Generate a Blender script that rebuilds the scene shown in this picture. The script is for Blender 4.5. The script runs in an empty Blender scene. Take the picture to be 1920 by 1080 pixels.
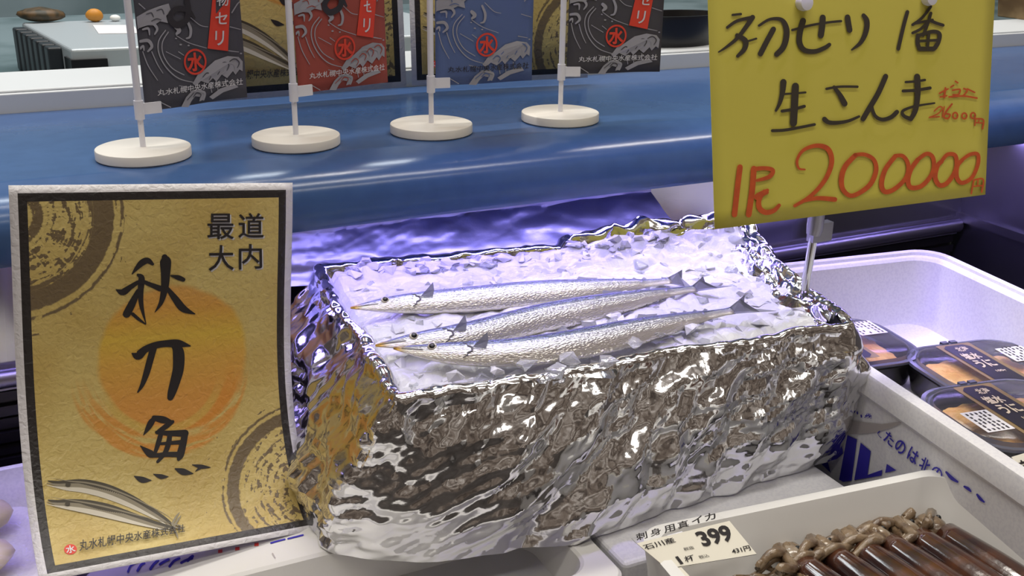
import bpy, math, random
from mathutils import Vector, Matrix, noise
import numpy as np

sc = bpy.context.scene
COL = sc.collection
random.seed(7)

# ------------------------------------------------------------------ camera
F_PX = 1998.385
YAW, PITCH, ROLL = math.radians(26.22135), math.radians(20.58978), math.radians(.89937)
CAM = Vector((0, 0, .20852))
_c, _s = math.cos(YAW), math.sin(YAW)
_f0, _r0, _u0 = Vector((_s, _c, 0)), Vector((_c, -_s, 0)), Vector((0, 0, 1))
FWD = math.cos(PITCH)*_f0 - math.sin(PITCH)*_u0
_up = math.cos(PITCH)*_u0 + math.sin(PITCH)*_f0
RIGHT = math.cos(ROLL)*_r0 + math.sin(ROLL)*_up
UP = -math.sin(ROLL)*_r0 + math.cos(ROLL)*_up
cam = bpy.data.cameras.new('camera')
cam.sensor_width = 36.0
cam.lens = F_PX*36.0/1920.0
cam.clip_start = .01
cam.clip_end = 50
co = bpy.data.objects.new('camera', cam)
COL.objects.link(co)
m3 = Matrix((RIGHT, UP, -FWD)).transposed()
co.matrix_world = Matrix.Translation(CAM) @ m3.to_4x4()
sc.camera = co

# ------------------------------------------------------------------ colour management, world, lights
sc.view_settings.view_transform = 'Standard'
sc.view_settings.look = 'None'
sc.view_settings.gamma = 1.0
sc.view_settings.use_curve_mapping = False
sc.view_settings.exposure = .12

def S(r, g, b):
    def f(v):
        v /= 255.0
        return v/12.92 if v <= .04045 else ((v+.055)/1.055)**2.4
    return (f(r), f(g), f(b), 1.0)

w = bpy.data.worlds.new('shop_hall')
sc.world = w
w.use_nodes = True
nt = w.node_tree
bg = nt.nodes['Background']
tc = nt.nodes.new('ShaderNodeTexCoord')
nz = nt.nodes.new('ShaderNodeTexNoise'); nz.inputs['Scale'].default_value = 4.5; nz.inputs['Detail'].default_value = 3
mp = nt.nodes.new('ShaderNodeMapping'); mp.inputs['Scale'].default_value = (1, 1, 1.8)
cr = nt.nodes.new('ShaderNodeValToRGB')
cr.color_ramp.elements[0].position = .34; cr.color_ramp.elements[0].color = S(46, 38, 34)
cr.color_ramp.elements[1].position = .76; cr.color_ramp.elements[1].color = S(228, 218, 206)
e = cr.color_ramp.elements.new(.54); e.color = S(118, 104, 92)
nt.links.new(tc.outputs['Generated'], mp.inputs['Vector'])
nt.links.new(mp.outputs['Vector'], nz.inputs['Vector'])
nt.links.new(nz.outputs['Fac'], cr.inputs['Fac'])
nt.links.new(cr.outputs['Color'], bg.inputs['Color'])
bg.inputs['Strength'].default_value = .9

def area(name, loc, target, sx, sy, power, col):
    l = bpy.data.lights.new(name, 'AREA')
    l.shape = 'RECTANGLE'; l.size = sx; l.size_y = sy; l.energy = power; l.color = col
    o = bpy.data.objects.new(name, l); COL.objects.link(o)
    o.location = loc
    o.rotation_euler = (Vector(target)-Vector(loc)).to_track_quat('-Z', 'Y').to_euler()
    return o
for x, y, pw in ((-.6, -.9, 7), (.9, -.9, 7), (-.6, .2, 11), (.9, .2, 11), (-.7, 1.4, 16), (.6, 1.4, 16), (1.9, 1.4, 16)):
    area('ceiling_strip_light', (x, y, 2.1), (x, y, 0), 1.1, .14, pw, (1, .95, .87))
area('back_fill_light', (.4, 2.2, 1.9), (.4, 2.2, 0), 2.0, .3, 26.0, (.9, .97, 1))  # added fill that brightens the room behind, not a known lamp
# purple led strip under the nose of the shelf, and an added violet fill above the ice
led = area('shelf_led_light', (.6, .831, -.0565), (.6, .831, -1), 1.5, .012, 1.5, (.43, .34, 1.0))
violet_fill = area('violet_fill_light', (.68, .70, .85), (.68, .70, 0), .8, .03, .55, (.42, .34, 1.0))
violet_fill.data.spread = math.radians(20)
led.rotation_euler = (math.radians(-16), 0, 0)

# ------------------------------------------------------------------ helpers
def ray(px, py):
    return RIGHT*((px-960)/F_PX) - UP*((py-540)/F_PX) + FWD
def uz(px, py, z):
    d = ray(px, py); return CAM + d*((z-CAM.z)/d.z)
def uy(px, py, y):
    d = ray(px, py); return CAM + d*((y-CAM.y)/d.y)
def upl(px, py, p0, n):
    d = ray(px, py); return CAM + d*((Vector(p0)-CAM).dot(n)/d.dot(n))
def proj(p):
    v = Vector(p)-CAM
    z = v.dot(FWD)
    return 960+F_PX*v.dot(RIGHT)/z, 540-F_PX*v.dot(UP)/z

def tag(o, label=None, cat=None, group=None, kind=None):
    if label: o['label'] = label
    if cat: o['category'] = cat
    if group: o['group'] = group
    if kind: o['kind'] = kind
    return o
def thing(name, loc, label, cat, group=None):
    o = bpy.data.objects.new(name, None); COL.objects.link(o)
    o.empty_display_size = .02
    o.location = loc
    return tag(o, label, cat, group)
class MB:
    """collects faces of one mesh; material index per face, optional uvs"""
    def __init__(s): s.v = []; s.f = []; s.mi = []; s.uv = None
    def add(s, verts, faces, mi=0):
        b = len(s.v)
        s.v += [Vector(v) for v in verts]
        s.f += [tuple(i+b for i in f) for f in faces]
        s.mi += [mi]*len(faces)
        return b
    def box(s, x0, x1, y0, y1, z0, z1, mi=0, M=None):
        v = [Vector((x, y, z)) for z in (z0, z1) for y in (y0, y1) for x in (x0, x1)]
        if M is not None: v = [M @ p for p in v]
        s.add(v, [(0, 2, 3, 1), (4, 5, 7, 6), (0, 1, 5, 4), (2, 6, 7, 3), (0, 4, 6, 2), (1, 3, 7, 5)], mi)
    def loft(s, loops, cap0=True, cap1=True, mi=0, closed=True):
        n = len(loops[0]); b = len(s.v)
        for L in loops: s.v += [Vector(p) for p in L]
        m = n if closed else n-1
        for i in range(len(loops)-1):
            for j in range(m):
                k = (j+1) % n
                s.f.append((b+i*n+j, b+i*n+k, b+(i+1)*n+k, b+(i+1)*n+j)); s.mi.append(mi)
        if cap0: s.f.append(tuple(b+j for j in reversed(range(n)))); s.mi.append(mi)
        if cap1: s.f.append(tuple(b+(len(loops)-1)*n+j for j in range(n))); s.mi.append(mi)
    def tube(s, pts, rad, n=12, mi=0, cap=True, flat=1.0, up=Vector((0, 0, 1))):
        pts = [Vector(p) for p in pts]
        if not isinstance(rad, (list, tuple)): rad = [rad]*len(pts)
        loops = []
        for i, p in enumerate(pts):
            t = (pts[min(i+1, len(pts)-1)]-pts[max(i-1, 0)]).normalized()
            a = t.cross(up)
            if a.length < 1e-4: a = t.cross(Vector((1, 0, 0)))
            a.normalize(); bb = a.cross(t)
            loops.append([p+rad[i]*(math.cos(q)*a+math.sin(q)*flat*bb) for q in [2*math.pi*k/n for k in range(n)]])
        s.loft(loops, cap, cap, mi)
    def grid(s, rows, mi=0):
        b = len(s.v); n = len(rows[0])
        for r in rows: s.v += [Vector(p) for p in r]
        for i in range(len(rows)-1):
            for j in range(n-1):
                s.f.append((b+i*n+j, b+i*n+j+1, b+(i+1)*n+j+1, b+(i+1)*n+j)); s.mi.append(mi)
    def build(s, name, mats, parent=None, smooth=False, bevel=0, sharp=None):
        if not isinstance(mats, (list, tuple)): mats = [mats]
        me = bpy.data.meshes.new(name)
        off = parent_loc(parent) if parent else Vector((0, 0, 0))
        me.from_pydata([tuple(v-off) for v in s.v], [], s.f)
        for m in mats: me.materials.append(m)
        me.polygons.foreach_set('material_index', s.mi)
        if s.uv is not None:
            ul = me.uv_layers.new(name='UVMap')
            for lp in me.loops: ul.data[lp.index].uv = s.uv[lp.vertex_index]
        if smooth:
            me.polygons.foreach_set('use_smooth', [True]*len(me.polygons))
            if sharp: me.set_sharp_from_angle(angle=math.radians(sharp))
        me.update()
        o = bpy.data.objects.new(name, me); COL.objects.link(o)
        if parent: o.parent = parent
        if bevel:
            b = o.modifiers.new('bevel', 'BEVEL'); b.width = bevel; b.segments = 3; b.limit_method = 'ANGLE'
        return o
def parent_loc(o):
    v = Vector((0, 0, 0))
    while o: v += o.location; o = o.parent
    return v
def catmull(P, n=8):
    if len(P) < 3:
        a, b = P; return [tuple(a[k]+(b[k]-a[k])*i/n for k in range(len(a))) for i in range(n+1)]
    out = []
    Q = [P[0]]+list(P)+[P[-1]]
    for i in range(1, len(Q)-2):
        p0, p1, p2, p3 = Q[i-1], Q[i], Q[i+1], Q[i+2]
        for j in range(n):
            t = j/n
            out.append(tuple(.5*(2*p1[k]+(p2[k]-p0[k])*t+(2*p0[k]-5*p1[k]+4*p2[k]-p3[k])*t*t+(3*p1[k]-p0[k]-3*p2[k]+p3[k])*t**3) for k in range(len(p1))))
    out.append(tuple(P[-1]))
    return out
def stroke2d(P, n=6):
    """P = [(x,y,w)...] -> verts, faces of a ribbon with rounded ends, in 2D"""
    C_ = catmull(P, n)
    V = []; Fc = []
    m = len(C_)
    for i, (x, y, w_) in enumerate(C_):
        a = C_[max(i-1, 0)]; b = C_[min(i+1, m-1)]
        dx, dy = b[0]-a[0], b[1]-a[1]; L = math.hypot(dx, dy) or 1
        nx, ny = -dy/L*w_/2, dx/L*w_/2
        V += [(x+nx, y+ny), (x-nx, y-ny)]
    for i in range(m-1): Fc.append((2*i, 2*i+1, 2*i+3, 2*i+2))
    for i, sg in ((0, -1), (m-1, 1)):
        x, y, w_ = C_[i]
        a = C_[max(i-1, 0)]; b = C_[min(i+1, m-1)]
        ang = math.atan2(b[1]-a[1], b[0]-a[0])
        s0 = len(V); k = 5
        for q in range(k+1):
            t = ang+(math.pi/2 if sg > 0 else -math.pi/2*3)-sg*0 - (math.pi*q/k if sg > 0 else math.pi*q/k)
            if sg < 0: t = ang+math.pi/2+math.pi*q/k
            V.append((x+math.cos(t)*w_/2, y+math.sin(t)*w_/2))
        Fc.append(tuple(range(s0, s0+k+1)))
    return V, Fc
_tc = {}
def text2d(body, bold=0.0):
    """text of unit size, in 2D, y up; returns verts, faces, width"""
    key = (body, bold)
    if key in _tc: return _tc[key]
    cu = bpy.data.curves.new('txt', 'FONT'); cu.body = body; cu.offset = bold; cu.resolution_u = 3
    o = bpy.data.objects.new('txt', cu); COL.objects.link(o)
    dg = bpy.context.evaluated_depsgraph_get()
    me = bpy.data.meshes.new_from_object(o.evaluated_get(dg))
    V = [(v.co.x, v.co.y) for v in me.vertices]
    Fc = [tuple(p.vertices) for p in me.polygons]
    COL.objects.unlink(o); bpy.data.objects.remove(o); bpy.data.curves.remove(cu); bpy.data.meshes.remove(me)
    if V:
        x0 = min(v[0] for v in V); x1 = max(v[0] for v in V); y0 = min(v[1] for v in V); y1 = max(v[1] for v in V)
    else: x0 = x1 = y0 = y1 = 0
    _tc[key] = (V, Fc, (x0, x1, y0, y1))
    return _tc[key]
def text_fit(body, quad, bold=0.0):
    """text whose ink box fills the quad (bl, br, tr, tl) of 2D points"""
    V, Fc, (x0, x1, y0, y1) = text2d(body, bold)
    bl, br, tr, tl = quad
    out = []
    for x, y in V:
        a = (x-x0)/((x1-x0) or 1); b = (y-y0)/((y1-y0) or 1)
        out.append(tuple((1-a)*(1-b)*bl[k]+a*(1-b)*br[k]+a*b*tr[k]+(1-a)*b*tl[k] for k in (0, 1)))
    return out, Fc

# ------------------------------------------------------------------ materials
def mat(name, col, rough=.5, metal=0.0, spec=.5, bump=None, var=None, coat=0, trans=0, sss=0, ior=1.45, alpha=1, coords='Object'):
    m = bpy.data.materials.new(name); m.use_nodes = True
    N = m.node_tree.nodes; L = m.node_tree.links
    b = N['Principled BSDF']
    b.inputs['Base Color'].default_value = col
    b.inputs['Roughness'].default_value = rough
    b.inputs['Metallic'].default_value = metal
    b.inputs['Specular IOR Level'].default_value = spec
    b.inputs['Coat Weight'].default_value = coat
    b.inputs['Coat Roughness'].default_value = .06
    b.inputs['Transmission Weight'].default_value = trans
    b.inputs['IOR'].default_value = ior
    b.inputs['Alpha'].default_value = alpha
    if sss:
        b.inputs['Subsurface Weight'].default_value = sss
        b.inputs['Subsurface Radius'].default_value = (.01, .01, .012)
    t = N.new('ShaderNodeTexCoord')
    if var:   # (scale, colour2, lo, hi)
        n = N.new('ShaderNodeTexNoise'); n.inputs['Scale'].default_value = var[0]; n.inputs['Detail'].default_value = 5
        r = N.new('ShaderNodeValToRGB')
        r.color_ramp.elements[0].position = var[2]; r.color_ramp.elements[0].color = col
        r.color_ramp.elements[1].position = var[3]; r.color_ramp.elements[1].color = var[1]
        L.new(t.outputs[coords], n.inputs['Vector']); L.new(n.outputs['Fac'], r.inputs['Fac'])
        L.new(r.outputs['Color'], b.inputs['Base Color'])
    if bump:  # (scale, strength, distance)
        n = N.new('ShaderNodeTexNoise'); n.inputs['Scale'].default_value = bump[0]; n.inputs['Detail'].default_value = 4
        u = N.new('ShaderNodeBump'); u.inputs['Strength'].default_value = bump[1]; u.inputs['Distance'].default_value = bump[2]
        L.new(t.outputs[coords], n.inputs['Vector']); L.new(n.outputs['Fac'], u.inputs['Height'])
        L.new(u.outputs['Normal'], b.inputs['Normal'])
    return m
M = {}
M['blue'] = mat('blue_enamel', S(60, 90, 138), .22, spec=.6, bump=(14, .12, .004), var=(60, S(56, 85, 132), .4, .7))
M['white_plastic'] = mat('white_plastic', S(226, 222, 216), .3)
M['pole'] = mat('white_pole', S(222, 222, 232), .35)
M['foam'] = mat('white_foam', S(222, 222, 226), .5, bump=(120, .05, .001), var=(400, S(214, 214, 220), .45, .6))
M['foam_grey'] = mat('moulded_tray', S(214, 213, 211), .42, bump=(40, .1, .002))
M['steel'] = mat('stainless_steel', S(196, 196, 204), .16, 1.0, bump=(7, .08, .006))
M['steel_dull'] = mat('dull_stainless', S(150, 149, 157), .36, 1.0, bump=(9, .1, .004))
M['deck'] = mat('deck_steel', S(96, 92, 90), .4, .8, var=(9, S(58, 54, 54), .4, .62))
M['chrome'] = mat('chrome', S(205, 205, 208), .14, 1.0)
M['black'] = mat('black_plastic', S(24, 23, 26), .3)
M['pack_black'] = mat('black_tray_plastic', S(20, 18, 20), .22)
M['ink'] = mat('black_ink', S(38, 34, 36), .5)
M['marker'] = mat('black_marker', S(62, 56, 44), .6)
M['red_marker'] = mat('red_marker', S(206, 92, 40), .55, var=(160, S(190, 82, 40), .4, .7))
M['red'] = mat('red_ink', S(214, 64, 48), .5)
M['paper'] = mat('white_paper', S(218, 216, 218), .55)
M['cream'] = mat('cream_card', S(232, 228, 214), .5)
M['yellow'] = mat('yellow_card', S(210, 200, 82), .6, bump=(18, .08, .004), var=(6, S(202, 192, 78), .4, .7))
M['blueprint'] = mat('blue_print', S(50, 42, 165), .55)
M['greyprint'] = mat('grey_print', S(168, 162, 162), .55)
M['white_ink'] = mat('white_ink', S(205, 205, 212), .6)

def foil_mat():
    m = mat('aluminium_foil', S(226, 226, 228), .13, 1.0)
    N = m.node_tree.nodes; L = m.node_tree.links; b = N['Principled BSDF']
    t = N.new('ShaderNodeTexCoord')
    v = N.new('ShaderNodeTexVoronoi'); v.feature = 'DISTANCE_TO_EDGE'; v.inputs['Scale'].default_value = 60
    n0 = N.new('ShaderNodeTexNoise'); n0.inputs['Scale'].default_value = 40; n0.inputs['Detail'].default_value = 2
    mx = N.new('ShaderNodeMix'); mx.data_type = 'VECTOR'; mx.inputs['Factor'].default_value = .035
    L.new(t.outputs['Object'], n0.inputs['Vector'])
    L.new(t.outputs['Object'], mx.inputs[4]); L.new(n0.outputs['Color'], mx.inputs[5])
    L.new(mx.outputs[1], v.inputs['Vector'])
    n = N.new('ShaderNodeTexNoise'); n.inputs['Scale'].default_value = 110; n.inputs['Detail'].default_value = 5; n.inputs['Distortion'].default_value = .3
    L.new(t.outputs['Object'], n.inputs['Vector'])
    a = N.new('ShaderNodeMath'); a.operation = 'MULTIPLY_ADD'; a.inputs[1].default_value = .9
    L.new(n.outputs['Fac'], a.inputs[0])
    L.new(v.outputs['Distance'], a.inputs[2])
    u = N.new('ShaderNodeBump'); u.inputs['Strength'].default_value = .2; u.inputs['Distance'].default_value = .0011
    L.new(a.outputs[0], u.inputs['Height']); L.new(u.outputs['Normal'], b.inputs['Normal'])
    return m
M['foil'] = foil_mat()

def film_mat(name, scale, strength, fac=.10, rough=.07):
    m = bpy.data.materials.new(name); m.use_nodes = True
    N = m.node_tree.nodes; L = m.node_tree.links
    N.remove(N['Principled BSDF']); out = N['Material Output']
    tr = N.new('ShaderNodeBsdfTransparent'); gl = N.new('ShaderNodeBsdfGlossy'); gl.inputs['Roughness'].default_value = rough
    mx = N.new('ShaderNodeMixShader'); fr = N.new('ShaderNodeLayerWeight'); fr.inputs['Blend'].default_value = fac
    t = N.new('ShaderNodeTexCoord'); n = N.new('ShaderNodeTexNoise'); n.inputs['Scale'].default_value = scale; n.inputs['Detail'].default_value = 3
    u = N.new('ShaderNodeBump'); u.inputs['Strength'].default_value = strength; u.inputs['Distance'].default_value = .002
    L.new(t.outputs['Object'], n.inputs['Vector']); L.new(n.outputs['Fac'], u.inputs['Height'])
    L.new(u.outputs['Normal'], gl.inputs['Normal'])
    L.new(fr.outputs['Fresnel'], mx.inputs[0])
    L.new(tr.outputs[0], mx.inputs[1]); L.new(gl.outputs[0], mx.inputs[2]); L.new(mx.outputs[0], out.inputs['Surface'])
    return m
M['film'] = film_mat('laminate_film', 70, .35, .06, .09)
M['wrap'] = film_mat('cling_film', 55, .9, .3, .1)
M['lid'] = film_mat('clear_lid', 10, .05, .25, .16)
def frosted(m, k):
    N = m.node_tree.nodes; L = m.node_tree.links
    src = N['Material Output'].inputs['Surface'].links[0].from_socket
    d = N.new('ShaderNodeBsdfDiffuse'); d.inputs['Color'].default_value = S(168, 168, 180)
    mx = N.new('ShaderNodeMixShader'); mx.inputs[0].default_value = k
    L.new(src, mx.inputs[1]); L.new(d.outputs[0], mx.inputs[2]); L.new(mx.outputs[0], N['Material Output'].inputs['Surface'])
    return m
M['frosted_lid'] = frosted(film_mat('frosted_lid', 10, .05, .25, .16), .09)

def poster_mat():
    """gold sheet with black border, brushed corner rings and an orange sun, all in the sheet's own uv"""
    m = bpy.data.materials.new('gold_poster_print'); m.use_nodes = True
    N = m.node_tree.nodes; L = m.node_tree.links; b = N['Principled BSDF']
    b.inputs['Roughness'].default_value = .42
    uv = N.new('ShaderNodeUVMap')
    def math_(op, a, b_=None, c=None, clamp=False):
        n = N.new('ShaderNodeMath'); n.operation = op; n.use_clamp = clamp
        for i, v in enumerate((a, b_, c)):
            if v is None: continue
            if isinstance(v, (int, float)): n.inputs[i].default_value = v
            else: L.new(v, n.inputs[i])
        return n.outputs[0]
    def noise_(scale, detail=4, vec=None, dist=0):
        n = N.new('ShaderNodeTexNoise'); n.inputs['Scale'].default_value = scale; n.inputs['Detail'].default_value = detail
        n.inputs['Distortion'].default_value = dist
        L.new(vec or uv.outputs[0], n.inputs['Vector']); return n.outputs['Fac']
    sep = N.new('ShaderNodeSeparateXYZ'); L.new(uv.outputs[0], sep.inputs[0])
    X, Y = sep.outputs[0], sep.outputs[1]      # X 0..1 across, Y 0..1.414 down
    def mix(fac, c1, c2):
        n = N.new('ShaderNodeMix'); n.data_type = 'RGBA'; n.clamp_factor = True
        if isinstance(fac, (int, float)): n.inputs[0].default_value = fac
        else: L.new(fac, n.inputs[0])
        for i, c in ((6, c1), (7, c2)):
            if isinstance(c, tuple): n.inputs[i].default_value = c
            else: L.new(c, n.inputs[i])
        return n.outputs[2]
    def polar(cx, cy):
        dx = math_('SUBTRACT', X, cx); dy = math_('SUBTRACT', Y, cy)
        r = math_('SQRT', math_('ADD', math_('MULTIPLY', dx, dx), math_('MULTIPLY', dy, dy)))
        a = math_('ARCTAN2', dy, dx)
        return r, a
    def sm(v, lo, hi):
        n = N.new('ShaderNodeMapRange'); n.interpolation_type = 'SMOOTHSTEP'
        L.new(v, n.inputs[0]); n.inputs[1].default_value = lo; n.inputs[2].default_value = hi
        return n.outputs[0]
    def band(v, a, b_, e_=.004):
        return math_('MULTIPLY', sm(v, a-e_, a+e_), math_('SUBTRACT', 1.0, sm(v, b_-e_, b_+e_)))
    gold = mix(sm(noise_(2.2, 2), .35, .7), S(204, 184, 116), S(188, 162, 92))
    gold = mix(math_('MULTIPLY', sm(noise_(60, 3), .5, .7), .25), gold, S(158, 130, 66))
    # sun
    r, a = polar(.545, .655)
    wob = math_('MULTIPLY', math_('SUBTRACT', noise_(7, 3), .5), .03)
    rw = math_('ADD', r, wob)
    g = N.new('ShaderNodeValToRGB'); L.new(math_('MULTIPLY', Y, 1.0), g.inputs['Fac'])
    E_ = g.color_ramp.elements
    E_[0].position = .37; E_[0].color = S(206, 154, 82)
    E_[1].position = .95; E_[1].color = S(206, 138, 62)
    for p_, c_ in ((.46, S(206, 150, 64)), (.57, S(208, 172, 62)), (.66, S(206, 158, 66)), (.8, S(204, 142, 62))):
        q = E_.new(p_); q.color = c_
    disc = math_('SUBTRACT', 1.0, sm(rw, .262, .287))
    col = mix(math_('MULTIPLY', disc, .92), gold, g.outputs['Color'])
    # brushed ring under the sun
    comb = N.new('ShaderNodeCombineXYZ'); L.new(math_('MULTIPLY', r, 34.0), comb.inputs[0]); L.new(math_('MULTIPLY', a, 1.2), comb.inputs[1])
    dry = sm(noise_(1.6, 3, comb.outputs[0]), .34, .56)
    r2, a2 = polar(.50, .70)
    ring = math_('MULTIPLY', band(r2, .235, .325, .008), sm(Y, .66, .86))
    col = mix(math_('MULTIPLY', math_('MULTIPLY', ring, dry), .8), col, S(204, 134, 48))
    gap = math_('MULTIPLY', band(r2, .205, .235, .006), sm(Y, .72, .86))
    col = mix(math_('MULTIPLY', gap, .75), col, S(198, 164, 78))
    # corner rings, dry brush
    def rings(col, cx, cy, bands, seed):
        r, a = polar(cx, cy)
        cb = N.new('ShaderNodeCombineXYZ'); L.new(math_('MULTIPLY', r, 46.0), cb.inputs[0]); L.new(math_('ADD', math_('MULTIPLY', a, 2.6), seed), cb.inputs[1])
        nn = noise_(1.3, 4, cb.outputs[0])
        cb2 = N.new('ShaderNodeCombineXYZ'); L.new(math_('MULTIPLY', r, 18.0), cb2.inputs[0]); L.new(math_('MULTIPLY', a, 9.0), cb2.inputs[1])
        n2 = noise_(1.7, 4, cb2.outputs[0])
        tot = None
        for lo, hi, thr in bands:
            k = band(math_('ADD', r, math_('MULTIPLY', math_('SUBTRACT', n2, .5), .014)), lo, hi, .003)
            k = math_('MULTIPLY', k, sm(math_('ADD', math_('MULTIPLY', nn, .65), math_('MULTIPLY', n2, .35)), thr-.015, thr+.015))
            tot = k if tot is None else math_('MAXIMUM', tot, k)
        return mix(tot, col, S(112, 96, 70))
    col = rings(col, .0, .105, [(.268, .338, .2), (.36, .372, .42), (.07, .105, .40), (.12, .25, .53), (.252, .27, .46), (.345, .43, .62)], 0.0)
    col = rings(col, 1.02, 1.245, [(.292, .338, .2), (.262, .292, .56), (.35, .36, .44), (.1, .25, .53), (.02, .05, .3), (.36, .44, .63)], 3.0)
    # border and margins
    aspect = 1.4143
    mxx = math_('MINIMUM', X, math_('SUBTRACT', 1.0, X)); myy = math_('MINIMUM', Y, math_('SUBTRACT', aspect, Y))
    ed = math_('MINIMUM', mxx, myy)
    col = mix(math_('LESS_THAN', ed, .056), col, S(42, 38, 38))
    col = mix(math_('LESS_THAN', ed, .027), col, S(214, 212, 216))
    L.new(col, b.inputs['Base Color'])
    u = N.new('ShaderNodeBump'); u.inputs['Strength'].default_value = .6; u.inputs['Distance'].default_value = .002
    L.new(noise_(42, 4, dist=.6), u.inputs['Height']); L.new(u.outputs['Normal'], b.inputs['Normal'])
    return m
M['poster'] = poster_mat()
M['fish_dark'] = mat('print_fish_back', S(70, 64, 52), .5)
M['fish_mid'] = mat('print_fish_side', S(140, 132, 112), .5)
M['fish_light'] = mat('print_fish_belly', S(206, 200, 184), .5)
# ------------------------------------------------------------------ display case
GR_FLAG = 'advertising flags lined up on the blue shelf'
case = thing('display_case', (.3, .85, -.29), 'refrigerated display case with glossy blue shelf and stainless back panel', 'display case')
XL, XR = -.7, 1.9
prof = [(1.13, 0), (.853, 0), (.848, -.0006), (.842, -.0028), (.828, -.0044), (.816, -.008), (.807, -.0135), (.802, -.021), (.8, -.03),
        (.799, -.047), (.8005, -.0505), (.804, -.0515), (.8075, -.049), (.809, -.03), (.814, -.022), (1.13, -.018)]
mb = MB()
mb.loft([[(x, y, z) for y, z in prof] for x in (XL, XR)])
shelf = mb.build('shelf', M['blue'], case, smooth=True, sharp=50)
mb = MB()
mb.box(XL, 1.056, .895, .899, -.165, -.018)
bp = mb.build('back_panel', M['steel'], case)
tag(bp, 'mirror-like stainless back panel')
mb = MB()
mb.tube([(XL, .889, -.173), (1.05, .889, -.173)], .0085, 16)
mb.box(XL, 1.05, .889, .90, -.184, -.164)
mb.build('lip_rail', M['steel_dull'], case, smooth=True, sharp=40)
mb = MB()
for k in range(6):
    mb.box(XL, 1.05, .893-.002*(k % 2), .9, -.196-.012*k, -.187-.012*k)
mb.box(XL, 1.05, .897, .91, -.27, -.184)
mb.build('vent_grille', M['black'], case)
mb = MB()
mb.box(1.056, 1.06, .15, .9, -.29, -.018)
mb.box(1.05, 1.066, .15, .9, -.168, -.158)
mb.build('side_panel', M['steel_dull'], case)
mb = MB()
mb.box(XL, XR, .0, 1.13, -.30, -.29)
mb.build('deck', M['deck'], case)
mb = MB()   # white ledge behind the shelf
mb.box(XL, XR, 1.115, 1.235, -.02, .0185)
mb.box(XL, XR, 1.12, 1.235, .0185, .021)
mb.build('rear_ledge', mat('ledge_white', S(206, 210, 214), .4), case, bevel=.0015)

# ------------------------------------------------------------------ preparation room behind
mb = MB(); mb.box(-3, 5, 3.4, 3.45, -1.2, 2.4)
tag(mb.build('wall_back', mat('wall_paint', S(128, 146, 154), .6, var=(2.5, S(92, 112, 118), .4, .65))), kind='structure')
mb = MB(); mb.box(-3, 5, -2.2, 3.45, -1.25, -1.2)
tag(mb.build('floor', mat('floor_grey', S(92, 86, 82), .6)), kind='structure')
mb = MB(); mb.box(-1.2, 2.6, 1.34, 2.6, -.09, -.07)
for x in (-1.1, 2.5):
    for y in (1.4, 2.5): mb.box(x, x+.04, y, y+.04, -1.2, -.09)
tbl = mb.build('worktable', mat('worktable_steel', S(150, 168, 174), .35, .5, var=(5, S(100, 122, 126), .4, .62)))
tag(tbl, 'stainless worktable seen behind the white ledge, blurred', 'table')
zt = uy(132, 92, 1.55).z
a = uz(132, 92, zt); b = uz(40, 42, zt)
dv = (b-a); dv.z = 0
rx = Vector((.62, -.02, 0))
app = thing('kitchen_appliance', (a.x+.2, a.y+.2, -.07), 'grey steel appliance with black ribbed side on the worktable', 'appliance')
mb = MB()
lo = -.07; top = zt
def ap(u, v, z): return a+rx*u+dv*v+Vector((0, 0, z-zt))
mb.loft([[ap(0, 0, z), ap(1, 0, z), ap(1, 1, z), ap(0, 1, z)] for z in (lo+.03, top)])
mb.build('body', mat('appliance_steel', S(176, 184, 190), .4, .3), app, bevel=.004)
mb = MB()
mb.loft([[ap(.03, -.01, z), ap(1, -.01, z), ap(1, .97, z), ap(.03, .97, z)] for z in (lo, lo+.032)])
mb.loft([[ap(-.004, -.02, z), ap(.07, -.02, z), ap(.07, .1, z), ap(-.004, .1, z)] for z in (lo, lo+.055)])
mb.build('base', M['black'], app)
mb = MB()
for k in range(7):
    v0 = .16+k*.115
    mb.loft([[ap(-.03, v0, z), ap(.0, v0, z), ap(.0, v0+.075, z), ap(-.03, v0+.075, z)] for z in (lo, top-.004)])
mb.build('rib_panel', mat('rib_black', S(34, 38, 44), .4), app, bevel=.003)
mb = MB(); mb.loft([[uz(x, y, zt)+Vector((0, 0, h_)) for x, y in ((185, 64), (262, 63), (250, 48), (174, 48))] for h_ in (.0002, .001)])
mb.build('paper_strip', M['paper'], app)
def lump(name, c, r, m_, label, cat, sq=.7):
    mb = MB(); rows = []
    for i in range(9):
        th = math.pi*i/8
        L = []
        for k in range(16):
            q = 2*math.pi*k/16
            p = Vector((math.sin(th)*math.cos(q)*r[0], math.sin(th)*math.sin(q)*r[1], (1-math.cos(th))*.5*r[2]*2))
            n_ = noise.noise(p*40+Vector(c)*7)
            L.append(Vector(c)+p*(1+.28*n_))
        rows.append(L)
    mb.loft(rows)
    return tag(mb.build(name, m_, None, smooth=True), label, cat)
p = uz(84, 41, zt); lump('food_scrap', p, (.036, .02, .011), mat('brown_food', S(92, 70, 44), .5, var=(60, S(50, 44, 30), .4, .6)), 'dark brown food lump on the back of the steel appliance', 'food')
p = uz(180, 41, zt); lump('orange_lump', p, (.014, .012, .011), mat('orange_food', S(190, 128, 44), .5), 'small orange food lump on the steel appliance', 'food')
p = uz(217, 40, zt); lump('white_lump', p, (.009, .008, .006), mat('white_food', S(214, 216, 214), .5), 'tiny white food lump on the steel appliance', 'food')
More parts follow.
